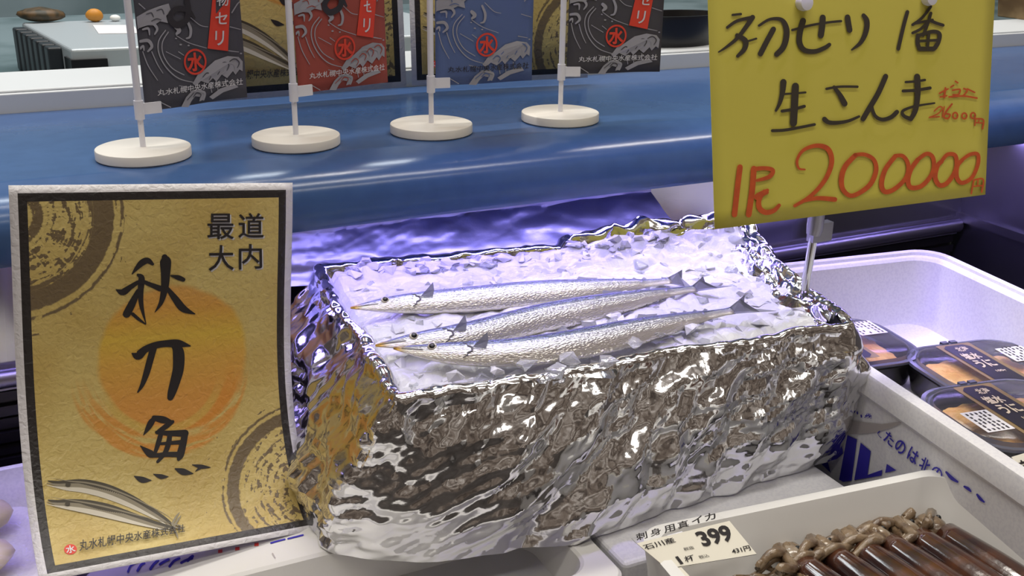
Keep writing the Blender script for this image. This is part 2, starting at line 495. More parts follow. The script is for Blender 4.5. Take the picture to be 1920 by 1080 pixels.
# basket and dark tub standing on the ledge at right
q = uz(1895, 34, .021)
mb = MB()
bk = thing('brown_basket', (q.x+.1, q.y-.01, .021), 'brown striped basket on the white ledge at the right edge', 'basket')
mb = MB()
L0 = []
for z, s_ in ((.021, .92), (.09, 1.0), (.12, 1.02), (.12, .96), (.03, .88)):
    L0.append([(q.x+.1+s_*dx, q.y-.02+s_*dy, z) for dx, dy in ((-.11, -.05), (.11, -.05), (.11, .05), (-.11, .05))])
mb.loft(L0, True, True)
def stripe_mat():
    m = mat('basket_weave', S(120, 96, 64), .7)
    N = m.node_tree.nodes; L = m.node_tree.links
    t = N.new('ShaderNodeTexCoord'); wv = N.new('ShaderNodeTexWave'); wv.inputs['Scale'].default_value = 30; wv.inputs['Distortion'].default_value = 2.5
    r = N.new('ShaderNodeValToRGB'); r.color_ramp.elements[0].color = S(92, 70, 44); r.color_ramp.elements[1].color = S(150, 126, 90)
    L.new(t.outputs['Object'], wv.inputs['Vector']); L.new(wv.outputs['Color'], r.inputs['Fac']); L.new(r.outputs['Color'], N['Principled BSDF'].inputs['Base Color'])
    return m
mb.build('basket_body', stripe_mat(), bk, bevel=.003)
q = uz(1300, 92, .021)
mb = MB(); L0 = []
for z, s_ in ((.021, .85), (.055, 1.0), (.06, 1.0), (.06, .92), (.03, .8)):
    L0.append([(q.x+s_*.07*math.cos(t*math.pi/12), q.y+.05+s_*.04*math.sin(t*math.pi/12), z) for t in range(24)])
mb.loft(L0)
tag(mb.build('dark_tub', M['black'], smooth=True, sharp=40), 'small black tub on the white ledge behind the rightmost flag', 'tub')

# ------------------------------------------------------------------ gold posters
PP = [0.10542749, 0.82044046, -0.00567411, 0.09564331, -0.11678117, 0.17863978, -0.87717042, 1.99214397, -0.05719559]
PW, PH, PK = .210, .297, .945
def surf_raw(u, s):
    n = 14
    dy = dz = 0.0
    for i in range(n):
        t = (i+.5)/n*s/PH
        phi = PP[5]+PP[6]*t+(PP[7]+PP[8]*u/PW)*t*t
        dy -= math.sin(phi); dz -= math.cos(phi)
    dy *= s/n; dz *= s/n
    cr_, sr_ = math.cos(PP[4]), math.sin(PP[4])
    x, z = cr_*u-sr_*dz, sr_*u+cr_*dz
    cy_, sy_ = math.cos(PP[3]), math.sin(PP[3])
    return Vector((PP[0]+cy_*x-sy_*dy, PP[1]+sy_*x+cy_*dy, PP[2]+z))
def front_map(X, Y, off=0.0):
    u, s = (X-.5)*PW, Y*PW
    p = surf_raw(u, s)
    du = surf_raw(u+1e-4, s)-p; ds = surf_raw(u, s+1e-4)-p
    n = ds.cross(du).normalized()
    if n.y > 0: n = -n
    return CAM+(p-CAM)*PK+n*off
_last = [.5, .5]
def px2p(px, py):
    """photo pixel on the front poster -> its sheet coordinates"""
    X, Y = .1+(px-30)/560*.9, (py-345)/740*1.4
    for _ in range(9):
        x0, y0 = proj(surf_raw((X-.5)*PW, Y*PW))
        h = 2e-4
        xa, ya = proj(surf_raw((X+h-.5)*PW, Y*PW)); xb, yb = proj(surf_raw((X-.5)*PW, (Y+h)*PW))
        a_, b_, c_, d_ = (xa-x0)/h, (xb-x0)/h, (ya-y0)/h, (yb-y0)/h
        det = a_*d_-b_*c_
        ex, ey = px-x0, py-y0
        X += (d_*ex-b_*ey)/det; Y += (a_*ey-c_*ex)/det
        if abs(ex)+abs(ey) < .05: break
    return X, Y
# brush lettering, traced as strokes (x, y, width) in two enlarged views of the poster
def z4(L): return [(x/3, y/3+340, w_/3) for x, y, w_ in L]
def z8(L): return [(x/3, y/3+720, w_/3) for x, y, w_ in L]
KANJI = [z4([(858, 465, 16), (830, 445, 34), (800, 455, 38), (770, 485, 26), (742, 520, 6)]),
    z4([(652, 608, 6), (690, 622, 40), (735, 592, 30), (790, 562, 22), (840, 578, 25), (900, 602, 34)]),
    z4([(775, 525, 16), (795, 545, 36), (790, 620, 32), (795, 700, 24), (820, 800, 4)]),
    z4([(775, 615, 24), (745, 680, 42), (712, 745, 46)]), z4([(745, 745, 20), (780, 775, 18), (818, 803, 6)]),
    z4([(925, 425, 34), (930, 450, 62), (930, 520, 52), (925, 600, 42), (905, 680, 26), (870, 735, 4)]),
    z4([(940, 600, 20), (985, 660, 38), (1030, 715, 40), (1095, 745, 6)]), z4([(960, 530, 8), (1000, 540, 28), (1030, 552, 24)]),
    z4([(742, 967, 8), (775, 980, 50), (815, 945, 42), (870, 922, 40), (930, 912, 40), (1000, 912, 46), (1068, 925, 8)]),
    [(288, 650, 13), (281, 675, 13), (274, 700, 12), (266, 722, 8), (258, 735, 3)],
    [(326, 646, 12), (334, 660, 21), (334, 690, 21), (328, 715, 19), (322, 735, 16), (319, 745, 12)],
    z8([(870, 188, 18), (850, 215, 36), (830, 250, 28), (806, 288, 4)]), z8([(865, 190, 28), (920, 202, 40), (975, 215, 8)]),
    z8([(970, 212, 20), (930, 240, 30), (890, 265, 20)]), z8([(880, 272, 20), (950, 277, 30), (1040, 277, 40)]),
    z8([(1040, 275, 36), (1030, 330, 38), (1012, 400, 42), (1003, 425, 18)]), z8([(905, 275, 26), (890, 330, 28), (868, 395, 18)]),
    z8([(955, 280, 26), (945, 340, 30), (925, 390, 26), (885, 438, 16)]), z8([(890, 337, 14), (1020, 327, 26)]),
    z8([(788, 348, 4), (840, 390, 42), (870, 402, 26), (930, 397, 28), (1010, 397, 32)]),
    z8([(755, 520, 6), (800, 540, 36), (850, 543, 4)]), z8([(862, 508, 4), (905, 522, 28), (945, 522, 4)]),
    z8([(985, 478, 8), (1030, 495, 38), (1085, 505, 4)]), z8([(1080, 455, 4), (1130, 466, 24), (1182, 470, 4)]), z8([(1130, 468, 20), (1098, 492, 4)])]
FISHPRINT = []
def pf(base, dx, dy, k):   # (stroke, material)
    return [(x+dx, y+dy, w_*k) for x, y, w_ in base]
fa = [(90, 902, 2), (110, 906, 9), (130, 909, 20), (160, 912, 27), (200, 922, 29), (245, 940, 24), (285, 960, 14), (310, 974, 7), (322, 984, 4)]
fb = [(90, 938, 2), (110, 942, 9), (130, 945, 19), (165, 951, 28), (205, 960, 29), (250, 972, 20), (290, 982, 10), (312, 987, 6), (325, 990, 4)]
for base in (fa, fb):
    FISHPRINT += [(base, 0), (pf(base, -2, 4, .68), 1), (pf(base, -3, 8, .36), 2), (pf(base, 4, -6, .12), 1)]
for x, y in ((322, 984), (325, 990)):
    FISHPRINT += [([(x, y, 4), (x+8, y-14, 4), (x+14, y-22, 1)], 1), ([(x, y, 4), (x+12, y+2, 3), (x+20, y+4, 1)], 1), ([(x, y, 3), (x+6, y+14, 3), (x+8, y+22, 1)], 1)]
for cx, cy in ((127, 909), (126, 946)):
    FISHPRINT += [([(cx-1, cy, 8), (cx+1, cy, 8)], 0)]
def to_p(L):
    out = []
    for x, y, w_ in L:
        X, Y = px2p(x, y); X2, Y2 = px2p(x+4, y)
        out.append((X, Y, w_*math.hypot(X2-X, Y2-Y)/4))
    return out
KANJI_P = [to_p(s_) for s_ in KANJI]
FISH_P = [(to_p(s_), i) for s_, i in FISHPRINT]
LOGO_P = px2p(132, 1031)
def pquad(x0, x1, y0, y1): return [(x0, y1), (x1, y1), (x1, y0), (x0, y0)]
c1, c2 = px2p(148, 1038), px2p(346, 1001)
c3, c4 = px2p(346, 986), px2p(148, 1016)
SMALL = [('最', [px2p(388, 448), px2p(438, 448), px2p(438, 400), px2p(388, 400)], .009), ('道', [px2p(446, 446), px2p(494, 446), px2p(494, 399), px2p(446, 399)], .009),
         ('大', [px2p(390, 508), px2p(438, 506), px2p(437, 459), px2p(390, 459)], .009), ('内', [px2p(447, 505), px2p(491, 503), px2p(490, 457), px2p(447, 457)], .009)]
def poster(mp, loc, label, group=None, curved=True):
    root = thing('gold_poster', loc, label, 'poster', group)
    nx, ny = (22, 40) if curved else (4, 4)
    mb = MB(); uv = []
    rows = []
    for j in range(ny+1):
        rows.append([mp(i/nx, 1.4143*j/ny, 0) for i in range(nx+1)])
        uv += [(i/nx, 1.4143*j/ny) for i in range(nx+1)]
    mb.grid(rows); mb.uv = uv
    sh = mb.build('sheet', M['poster'], root, smooth=True)
    sh.modifiers.new('thickness', 'SOLIDIFY').thickness = .0003
    def lay(strokes, off):
        mb = MB()
        for k, (V, Fc) in enumerate(strokes):
            mb.add([mp(x, y, off+.00001*k) for x, y in V], Fc)
        return mb
    lay([stroke2d(s_) for s_ in KANJI_P], .0006).build('brush_lettering', M['ink'], root)
    hd = lay([text_fit(t, q, b_) for t, q, b_ in SMALL], .0009).build('heading', M['ink'], root)
    lay([text_fit(t, [(x+.0055, y+.005) for x, y in q], b_) for t, q, b_ in SMALL], .0005).build('drop_shadow', M['white_ink'], hd)
    lay([text_fit('丸水札幌中央水産株式会社', [c1, c2, c3, c4], .012)], .0026).build('company_name', M['ink'], root)
    # fish print
    mb = MB()
    for k, (s_, i) in enumerate(FISH_P):
        V, Fc = stroke2d(s_, 12); mb.add([mp(x, y, .0006+.00006*k) for x, y in V], Fc, i)
    mb.build('fish_print', [M['fish_dark'], M['fish_mid'], M['fish_light']], root)
    mb = MB()
    X, Y = LOGO_P; r = .0205
    mb.add([mp(X+r*math.cos(t*.2618), Y+r*math.sin(t*.2618), .0006) for t in range(24)], [tuple(range(24))], 0)
    V, Fc = text_fit('水', [(X-r*.74, Y+r*.74), (X+r*.74, Y+r*.74), (X+r*.74, Y-r*.74), (X-r*.74, Y-r*.74)], .02)
    mb.add([mp(x, y, .0009) for x, y in V], Fc, 1)
    mb.build('logo', [M['red'], M['paper']], root)
    # clear laminate, larger than the paper
    mb = MB(); e_ = .028
    rows = [[mp(-e_+(1+2*e_)*i/nx, -e_+(1.4143+2*e_)*j/ny, .0034) for i in range(nx+1)] for j in range(ny+1)]
    mb.grid(rows)
    mb.build('laminate_film', M['film'], root, smooth=True)
    return root
poster(front_map, front_map(.5, 1.41), 'large gold poster leaning on the case in front of the blue shelf, black brush lettering', 'gold laminated posters')
def flat_map(o, d, lean):
    d = Vector(d).normalized(); n = Vector((d.y, -d.x, 0)); up_ = Vector((0, 0, math.cos(lean)))-n*math.sin(lean)
    nn = n*math.cos(lean)+Vector((0, 0, math.sin(lean)))
    W_ = d
    def f_(X, Y, off=0.0): return Vector(o)+d_full*X+up_*((1.4143-Y)*L_)+nn*off
    d_full = Vector(o[3]) if len(o) > 3 else d
    L_ = 1
    return f_
def standing(bl, br, lean=.06, z=.007):
    bl = Vector(bl); br = Vector(br); bl.z = br.z = z
    d = br-bl; L_ = d.length; n = Vector((d.y, -d.x, 0)).normalized()
    up_ = Vector((0, 0, math.cos(lean)))-n*math.sin(lean); nn = n*math.cos(lean)+Vector((0, 0, math.sin(lean)))
    return lambda X, Y, off=0.0: bl+d*X+up_*((1.4143-Y)*L_)+nn*off
for bl, br, lab in (((.178, 1.066, 0), (.401, 1.078, 0), 'gold poster standing behind the two leftmost flags on the blue shelf'),
                    ((.409, 1.082, 0), (.614, 1.060, 0), 'gold poster standing behind the blue flag, beside the dark rightmost flag')):
    mp_ = standing(bl, br)
    poster(mp_, mp_(.5, 1.4143), lab, 'gold laminated posters', curved=False)

# ------------------------------------------------------------------ flags on round bases
FD = [(.104, .888), (.2288, .8864), (.3535, .8878), (.4872, .8907)]
FANG = [math.radians(a_) for a_ in (19, 17, -4, -13)]
FW = .093
def fl_basis(k):
    x, y = FD[k]; d = Vector((math.cos(FANG[k]), math.sin(FANG[k]), 0))
    return Vector((x, y, 0))+d*.0052, d
_o, _d = fl_basis(0); _n = Vector((_d.y, -_d.x, 0))
def px2f(px, py):
    p = upl(px/3, py/3, _o, _n)-_o
    return p.dot(_d), p.z
def fst(L):
    out = []
    for x, y, w_ in L:
        u, v = px2f(x, y); u2, v2 = px2f(x, y+12)
        out.append((u, v, w_*abs(v2-v)/12))
    return out
FOAMP = [[(765, 95), (830, 60), (900, 35), (950, 20), (962, 60), (935, 90), (945, 130), (900, 120), (860, 145), (800, 140), (770, 165)],
         [(1080, 470), (1110, 420), (1160, 385), (1210, 340), (1280, 315), (1340, 320), (1362, 345), (1362, 400), (1345, 390), (1325, 420), (1310, 400), (1280, 440), (1250, 420), (1220, 460), (1200, 440), (1170, 470), (1130, 455), (1100, 485)],
         [(1010, 600), (1040, 545), (1080, 505), (1130, 500), (1160, 530), (1150, 560), (1120, 570), (1125, 545), (1095, 540), (1070, 570), (1055, 600)],
         [(1180, 545), (1240, 500), (1320, 470), (1340, 490), (1260, 520), (1200, 560)]]
CURL = [[(780, 150, 14), (850, 130, 18), (882, 160, 16), (868, 192, 8)], [(800, 165, 10), (832, 160, 14), (838, 195, 7)],
        [(985, 150, 22), (1005, 170, 26), (990, 190, 14)], [(1045, 110, 14), (1068, 160, 18), (1065, 205, 14), (1045, 215, 8)],
        [(785, 232, 16), (830, 228, 20), (850, 260, 18), (828, 288, 10)], [(785, 272, 14), (802, 258, 12), (806, 282, 8)],
        [(1210, 360, 8), (1250, 360, 12), (1265, 400, 12), (1240, 420, 8)], [(1270, 350, 8), (1315, 360, 12), (1325, 400, 10)], [(1090, 510, 10), (1150, 520, 14), (1145, 560, 12)]]
LINES = [[(800, 290, 6), (830, 370, 6), (880, 450, 4)], [(850, 290, 6), (880, 360, 6), (910, 410, 4)],
         [(930, 170, 6), (890, 230, 7), (890, 300, 7), (930, 380, 7), (1000, 440, 6), (1100, 465, 4)], [(945, 180, 6), (910, 240, 6), (915, 310, 6), (960, 380, 6), (1030, 420, 5)],
         [(990, 200, 5), (1060, 240, 5), (1160, 270, 4)], [(1060, 90, 5), (1120, 140, 5), (1165, 150, 4)], [(1290, 150, 5), (1350, 165, 4)], [(1000, 290, 5), (1030, 310, 4)],
         [(1285, 285, 6), (1340, 292, 4)], [(780, 20, 7), (815, 50, 5)], [(1300, 70, 8), (1330, 25, 8), (1345, 10, 6)], [(930, 290, 4), (1010, 330, 4)],
         [(1180, 470, 6), (1195, 520, 5)], [(1225, 465, 6), (1230, 510, 5)], [(1270, 445, 6), (1275, 485, 5)], [(1000, 480, 4), (1060, 490, 4)], [(890, 570, 5), (950, 600, 5)],
         [(1010, 250, 9), (1016, 250, 9)], [(1055, 255, 8), (1060, 255, 8)], [(985, 215, 7), (990, 216, 7)], [(1350, 300, 8), (1355, 300, 8)]]
EDGE = [[(1190, 400, 5), (1212, 380, 7), (1236, 393, 7), (1226, 420, 4)], [(1238, 372, 5), (1260, 350, 7), (1286, 365, 7), (1276, 396, 4)], [(1290, 345, 5), (1316, 330, 7), (1342, 350, 7), (1332, 380, 4)],
        [(1140, 432, 5), (1164, 410, 7), (1186, 425, 6), (1176, 450, 4)], [(1082, 545, 5), (1102, 522, 7), (1128, 530, 6), (1122, 548, 4)], [(1045, 560, 4), (1070, 535, 5), (1085, 520, 4)],
        [(820, 80, 4), (850, 72, 6), (862, 95, 5)], [(880, 60, 4), (910, 52, 6), (922, 78, 5)], [(850, 118, 4), (880, 105, 6), (905, 112, 4)]]
FOAM_F = [[px2f(*q) for q in P] for P in FOAMP]
EDGE_F = [fst(s_) for s_ in EDGE]; CURL_F = [fst(s_) for s_ in CURL]; LINE_F = [fst(s_) for s_ in LINES]
LOOP_F = [fst([(1045, -10, 30), (1055, 50, 34), (1045, 110, 36), (990, 140, 38), (955, 100, 36), (985, 52, 30), (1050, 55, 30), (1088, 100, 14)])]
LOGO_F = px2f(1095, 347)
STRIP = [px2f(1165, 272), px2f(1280, 287), px2f(1305, -330), px2f(1215, -330)]
CH = [('リ', (1205, 1255, 255, 172)), ('セ', (1203, 1272, 135, 68)), ('物', (1208, 1278, 32, -40)), ('初', (1215, 1285, -70, -140))]
COMP = [px2f(878, 537), px2f(1362, 476), px2f(1362, 438), px2f(878, 501)]
FLAGS = [((72, 72, 82), 'dark grey wave-pattern flag on white pole, leftmost on the blue shelf', True, 'w', True),
         ((150, 70, 62), 'red wave-pattern flag on white pole on the blue shelf', True, 'w', True),
         ((84, 102, 148), 'blue wave-pattern flag on white pole on the blue shelf', False, 'k', False),
         ((68, 66, 72), 'dark grey wave-pattern flag on white pole, rightmost on the blue shelf', True, 'w', False)]
M['loop_ink'] = mat('flag_brush_ink', S(44, 42, 50), .6)
M['wave_ink'] = mat('flag_wave_ink', S(150, 150, 160), .7)
for k, (rgb, lab, strip, tcol, loop) in enumerate(FLAGS):
    x, y = FD[k]; o_, d_ = fl_basis(k); n_ = Vector((d_.y, -d_.x, 0))
    root = thing('flag_stand', (x, y, 0), lab, 'flag', GR_FLAG)
    def fm(u, v, off=0.0):
        wob = .0022*math.sin(u*70+k)*math.sin(v*24+1+k)
        return o_+d_*u+Vector((0, 0, v))+n_*(off+wob)
    mb = MB()
    rr, th = .0372, .0088
    pr_ = [(0, 0), (rr-.0015, 0), (rr, .0012), (rr, th-.0012), (rr-.0004, th-.0004), (rr-.0014, th), (0, th)]
    loops = [[(x+r*math.cos(2*math.pi*t/64), y+r*math.sin(2*math.pi*t/64), z) for t in range(64)] for r, z in pr_[1:-1]]
    mb.loft(loops)
    mb.build('base', M['white_plastic'], root, smooth=True, sharp=35)
    mb = MB()
    zt_ = (.040, .046, .045, .0475)[k]
    lean = (-.004, 0, 0, .0)[k]
    mb.tube([(x, y, th), (x, y, zt_-.007)], .0023, 14)
    mb.tube([(x, y, zt_-.007), (x, y, .36)], .0028, 14)
    mb.build('pole', M['pole'], root, smooth=True, sharp=40)
    mb = MB()
    mb.tube([(x, y, zt_-.009), (x, y, zt_+.006)], .0038, 14)
    mb.build('collar', M['pole'], root, smooth=True, sharp=40)
    mb = MB()
    for i, (u0, u1) in enumerate(((-.005, .0125),)):
        mb.loft([[fm(u0, z)+n_*.0018, fm(u1, z)+n_*.0018, fm(u1, z)-n_*.001, fm(u0, z)-n_*.001] for z in (zt_-.0055, zt_+.0035)])
    mb.build('clip_tab', M['pole'], root)
    vb = zt_-.0032
    mb = MB()
    mb.grid([[fm(FW*i/12, vb+.28*j/28-.004*(i/12)*0) for i in range(13)] for j in range(29)])
    sh = mb.build('banner', mat('flag_cloth', S(*rgb), .8, bump=(700, .1, .0005)), root, smooth=True)
    sh.modifiers.new('thickness', 'SOLIDIFY').thickness = .0004
    dz = vb-fl_v if k else 0
    if k == 0: fl_v = vb
    def cl(u): return min(max(u, .0005), FW-.0004)
    mb = MB(); c_ = 0
    def put(V, Fc, off, mi):
        mb.add([fm(cl(u), v+dz, off) for u, v in V], Fc, mi)
    for P in FOAM_F: put(P, [tuple(range(len(P)))], .0008, 0)
    for s_ in CURL_F: put(*stroke2d(s_), .0011, 0)
    for s_ in LINE_F: put(*stroke2d(s_), .0009, 0)
    for s_ in EDGE_F: put(*stroke2d(s_), .0013, 2)
    if loop:
        for s_ in LOOP_F: put(*stroke2d(s_), .0014, 1)
    mb.build('wave_print', [M['wave_ink'], M['loop_ink'], sh.data.materials[0]], root)
    mb = MB()
    put(*text_fit('丸水札幌中央水産株式会社', COMP, .006), .0013, 0)
    mb.build('company_name', M['white_ink'] if tcol == 'w' else M['ink'], root)
    mb = MB(); X, Y = LOGO_F; r = .0105
    V = []; Fc = []
    for t in range(40):
        q = 2*math.pi*t/40
        V += [(X+r*math.cos(q), Y+r*math.sin(q)), (X+r*.84*math.cos(q), Y+r*.84*math.sin(q))]
        Fc.append((2*t, 2*t+1, (2*t+3) % 80, (2*t+2) % 80))
    put(V, Fc, .0012, 0)
    put(*text_fit('水', [(X-r*.72, Y-r*.72), (X+r*.72, Y-r*.72), (X+r*.72, Y+r*.72), (X-r*.72, Y+r*.72)], .035), .0013, 0)
    mb.build('logo', M['red'], root)
    if strip:
        mb = MB()
        put(STRIP, [(0, 1, 2, 3)], .0012, 0)
        for ch, (xa, xb, ya, yb) in CH:
            put(*text_fit(ch, [px2f(xa, ya), px2f(xb, ya), px2f(xb, yb), px2f(xa, yb)], .012), .0015, 1)
        mb.build('red_strip', [M['red'], M['white_ink']], root)
# ------------------------------------------------------------------ foam boxes and trays
def rrect(cx, cy, hx, hy, r, z, rot=0.0, n=7, taper=0):
    L = []
    c_, s_ = math.cos(rot), math.sin(rot)
    for sx, sy, a0 in ((1, 1, 0), (-1, 1, 90), (-1, -1, 180), (1, -1, 270)):
        for k in range(n+1):
            a = math.radians(a0+90*k/n)
            x = sx*(hx-r)+r*math.cos(a); y = sy*(hy-r)+r*math.sin(a)
            L.append(Vector((cx+c_*x-s_*y, cy+s_*x+c_*y, z)))
    return L
def foam_tray(name, cx, cy, hx, hy, z0, z1, wall, floor_z, m_, rot=0, r=.02, taper=.006, step=True, label='', cat='box', group=None):
    mb = MB()
    L = [rrect(cx, cy, hx-taper-.003, hy-taper-.003, r, z0, rot), rrect(cx, cy, hx-taper, hy-taper, r, z0+.004, rot),
         rrect(cx, cy, hx-.002, hy-.002, r, z1-.024, rot)]
    if step: L += [rrect(cx, cy, hx-.0005, hy-.0005, r, z1-.022, rot), rrect(cx, cy, hx+.002, hy+.002, r, z1-.019, rot), rrect(cx, cy, hx+.002, hy+.002, r, z1-.003, rot)]
    L += [rrect(cx, cy, hx+.001, hy+.001, r, z1-.0008, rot), rrect(cx, cy, hx-.002, hy-.002, r, z1, rot)]
    if step: L += [rrect(cx, cy, hx-wall*.5, hy-wall*.5, r*.9, z1, rot), rrect(cx, cy, hx-wall*.55, hy-wall*.55, r*.9, z1-.003, rot)]
    L += [rrect(cx, cy, hx-wall+.0025, hy-wall+.0025, r*.9, z1-(.0034 if step else .0004), rot), rrect(cx, cy, hx-wall, hy-wall, r*.85, z1-.006, rot),
          rrect(cx, cy, hx-wall-.010, hy-wall-.010, r*.8, floor_z+.012, rot), rrect(cx, cy, hx-wall-.014, hy-wall-.014, r*.75, floor_z+.004, rot),
          rrect(cx, cy, hx-wall-.022, hy-wall-.022, r*.7, floor_z, rot)]
    mb.loft(L)
    root = tag(mb.build(name, m_, None, smooth=True, sharp=32), label, cat, group)
    return root
ROTB = math.radians(-7.5)
# right foam box: left rim through (.629,.612)-(.599,.42); right rim (.902,.787); back about y=.81
fcx, fcy, fhx, fhy = .7395, .555, .134, .262
foam_tray('foam_box', fcx, fcy, fhx, fhy, -.29, -.155, .017, -.232, M['foam'], ROTB, .03, .006,
          label='white foam box holding the black sea urchin packs, blue lettering on its side', cat='foam box', group=None)
foam_box = bpy.data.objects['foam_box']
# blue printing on its left side
ex = Vector((math.cos(ROTB), math.sin(ROTB), 0)); ey = Vector((-math.sin(ROTB), math.cos(ROTB), 0))
side_p = Vector((fcx, fcy, -.2))-ex*(fhx+.0002-.0025)
side_n = -ex
def px2s(px, py):
    p = upl(px, py, side_p, side_n); q = p-side_p
    return -q.dot(ey), p.z
def sidept(u, z, off):
    t = min(max((-.179-z)/.107, 0), 1)         # wall leans in towards its foot
    return side_p-ey*u+side_n*(off+.0008-.0045*t)+Vector((0, 0, z+.2))
mb = MB()
for P in ([(1588, 816), (1606, 824), (1593, 902), (1576, 904), (1569, 900)], [(1613, 830), (1632, 846), (1624, 891), (1653, 881), (1651, 892), (1598, 901)],
          [(1662, 870), (1680, 882), (1658, 887)], [(1536, 871), (1548, 866), (1553, 887)]):
    mb.add([sidept(*px2s(*q), .0006) for q in P], [tuple(range(len(P)))])
for x, y in ((1601.5, 769), (1608.5, 774), (1616, 780)):
    V, Fc = stroke2d([(x, y-1.5, 3), (x+.4, y+1.5, 3)]); mb.add([sidept(*px2s(*q), .0006) for q in V], Fc)
def side_text(ch, quad, b_=.02):
    V, Fc = text_fit(ch, quad, b_)
    mb.add([sidept(*px2s(*q), .0006) for q in V], Fc)
side_text('歩', [(1619, 786), (1640, 787), (1634, 775), (1626, 774)])
side_text('し', [(1645, 812), (1652, 823), (1658, 818), (1650, 807)])
side_text('た', [(1656, 825), (1673, 840), (1680, 820), (1665, 805)])
side_text('の', [(1676, 842), (1692, 856), (1703, 834), (1686, 819)])
side_text('は', [(1700, 858), (1716, 874), (1727, 851), (1710, 835)])
side_text('北', [(1722, 876), (1740, 890), (1748, 868), (1732, 852)])
side_text('の', [(1744, 888), (1764, 904), (1771, 884), (1754, 870)])
for s_ in ([(1776, 885, 4), (1786, 896, 7), (1797, 903, 4)], [(1810, 912, 4), (1817, 916, 6), (1822, 921, 3)], [(1834, 927, 4), (1840, 935, 6), (1847, 941, 3)]):
    V, Fc = stroke2d(s_, 3); mb.add([sidept(*px2s(*q), .0006) for q in V], Fc)
mb.build('blue_lettering', M['blueprint'], foam_box)
mb = MB()
P = [(1575, 785), (1595, 788), (1625, 792), (1655, 795), (1685, 791), (1700, 788), (1685, 797), (1665, 804), (1640, 811), (1610, 814), (1580, 815)]
P = [px2s(*q) for q in P]
mb.add([sidept(u, z, .0005) for u, z in P], [tuple(range(len(P)))])
mb.build('fish_silhouette', M['greyprint'], foam_box)

# squid tray, front right
tcx, tcy, thx, thy = .4655, .353, .131, .152
foam_tray('squid_tray', tcx, tcy, thx, thy, -.29, -.197, .010, -.242, M['foam_grey'], math.radians(-5.5), .022, .005, False,
          label='white foam tray of brown squid in the lower right corner', cat='tray')
# shallow foam tray at the front left whose broad back rim carries the foil box
mb = MB()
cx, y0, y1, hx = .1835, .53, .70, .1735
zt0 = -.246
def rr4(ins_f, ins_b, r, z, iy): return rrect(cx, (y0+iy+y1-ins_b)/2, hx-ins_f, (y1-ins_b-y0-iy)/2, r, z)
mb.loft([rr4(.004, .004, .014, -.29, .004), rr4(0, 0, .014, zt0-.002, 0), rr4(.002, .002, .013, zt0, .002), rr4(.018, .050, .02, zt0, .018), rr4(.020, .0525, .02, zt0-.002, .02),
         rr4(.026, .057, .022, -.279, .026), rr4(.036, .067, .02, -.283, .036)])
ftray = tag(mb.build('front_tray', M['foam_grey'], None, smooth=True, sharp=32), 'empty white foam tray at the bottom edge, left of the 399 price card', 'tray')
mb = MB(); z = -.2456
for k, (x0, yy0, x1, yy1, x2, yy2, w_) in enumerate([(240, 1072, 246, 1060, 262, 1052, 4), (258, 1070, 264, 1060, 270, 1056, 5), (282, 1067, 288, 1058, 296, 1051, 5), (300, 1058, 306, 1054, 316, 1049, 5),
                                 (318, 1062, 326, 1052, 336, 1047, 5), (340, 1055, 350, 1050, 360, 1047, 5), (352, 1051, 356, 1047, 361, 1043, 6), (508, 1018, 522, 1014, 534, 1011, 3), (540, 1010, 556, 1006, 568, 1003, 3)]):
    V, Fc = stroke2d([(x0, yy0, w_), (x1, yy1, w_), (x2, yy2, w_)], 3)
    mb.add([uz(x, y, z) for x, y in V], Fc, 0)
for x, y in ((413, 1034), (445, 1029), (481, 1021)):
    mb.add([uz(x+dx, y+dy, z) for dx, dy in ((-4, 3), (4, 2), (4, -4), (-4, -3))], [(0, 1, 2, 3)], 1)
mb.build('rim_print', [M['blueprint'], M['red']], ftray)
mb = MB(); V, Fc = stroke2d([(511, 1038, 3), (516, 1046, 2)]); mb.add([uz(x, y, z) for x, y in V], Fc)
mb.build('speck', M['greyprint'], ftray)
# foam block that carries the rest of the foil box
mb = MB(); mb.box(.362, .585, .545, .70, -.29, -.2465); mb.box(.2, .585, .7005, .84, -.29, -.2465)
tag(mb.build('foam_block', M['foam'], bevel=.004), 'white foam block under the foil-wrapped box, just behind the rim of the squid tray', 'foam block')

# ------------------------------------------------------------------ foil-wrapped box
RIMZ = {'FL': -.1175, 'FR': -.116, 'BR': -.104, 'BL': -.106}
rFL = uz(732, 764, RIMZ['FL']); rFR = uz(1612, 618, RIMZ['FR']); rBR = uz(1392, 432, RIMZ['BR']); rBL = uz(578, 502, RIMZ['BL'])
zb = -.245
bFL = uz(612, 1038, zb); bFR = uz(1583, 872, zb); bBR = Vector((.655, .81, zb)); bBL = Vector((.172, .868, zb))
NP = [300, 190, 240, 210]; NTOT = sum(NP)
def perim(c4):
    P = []
    for i in range(4):
        a_, b_ = c4[i], c4[(i+1) % 4]
        for k in range(NP[i]): P.append(np.array(a_.lerp(b_, k/NP[i])))
    P = np.array(P)
    for _ in range(3):
        P = sum(np.roll(P, s_, 0) for s_ in range(-5, 6))/11
    return P
BOT = [(606, 1036), (680, 1047), (760, 1053), (860, 1050), (1060, 1022), (1160, 997), (1247, 962), (1380, 920), (1513, 880), (1594, 850)]
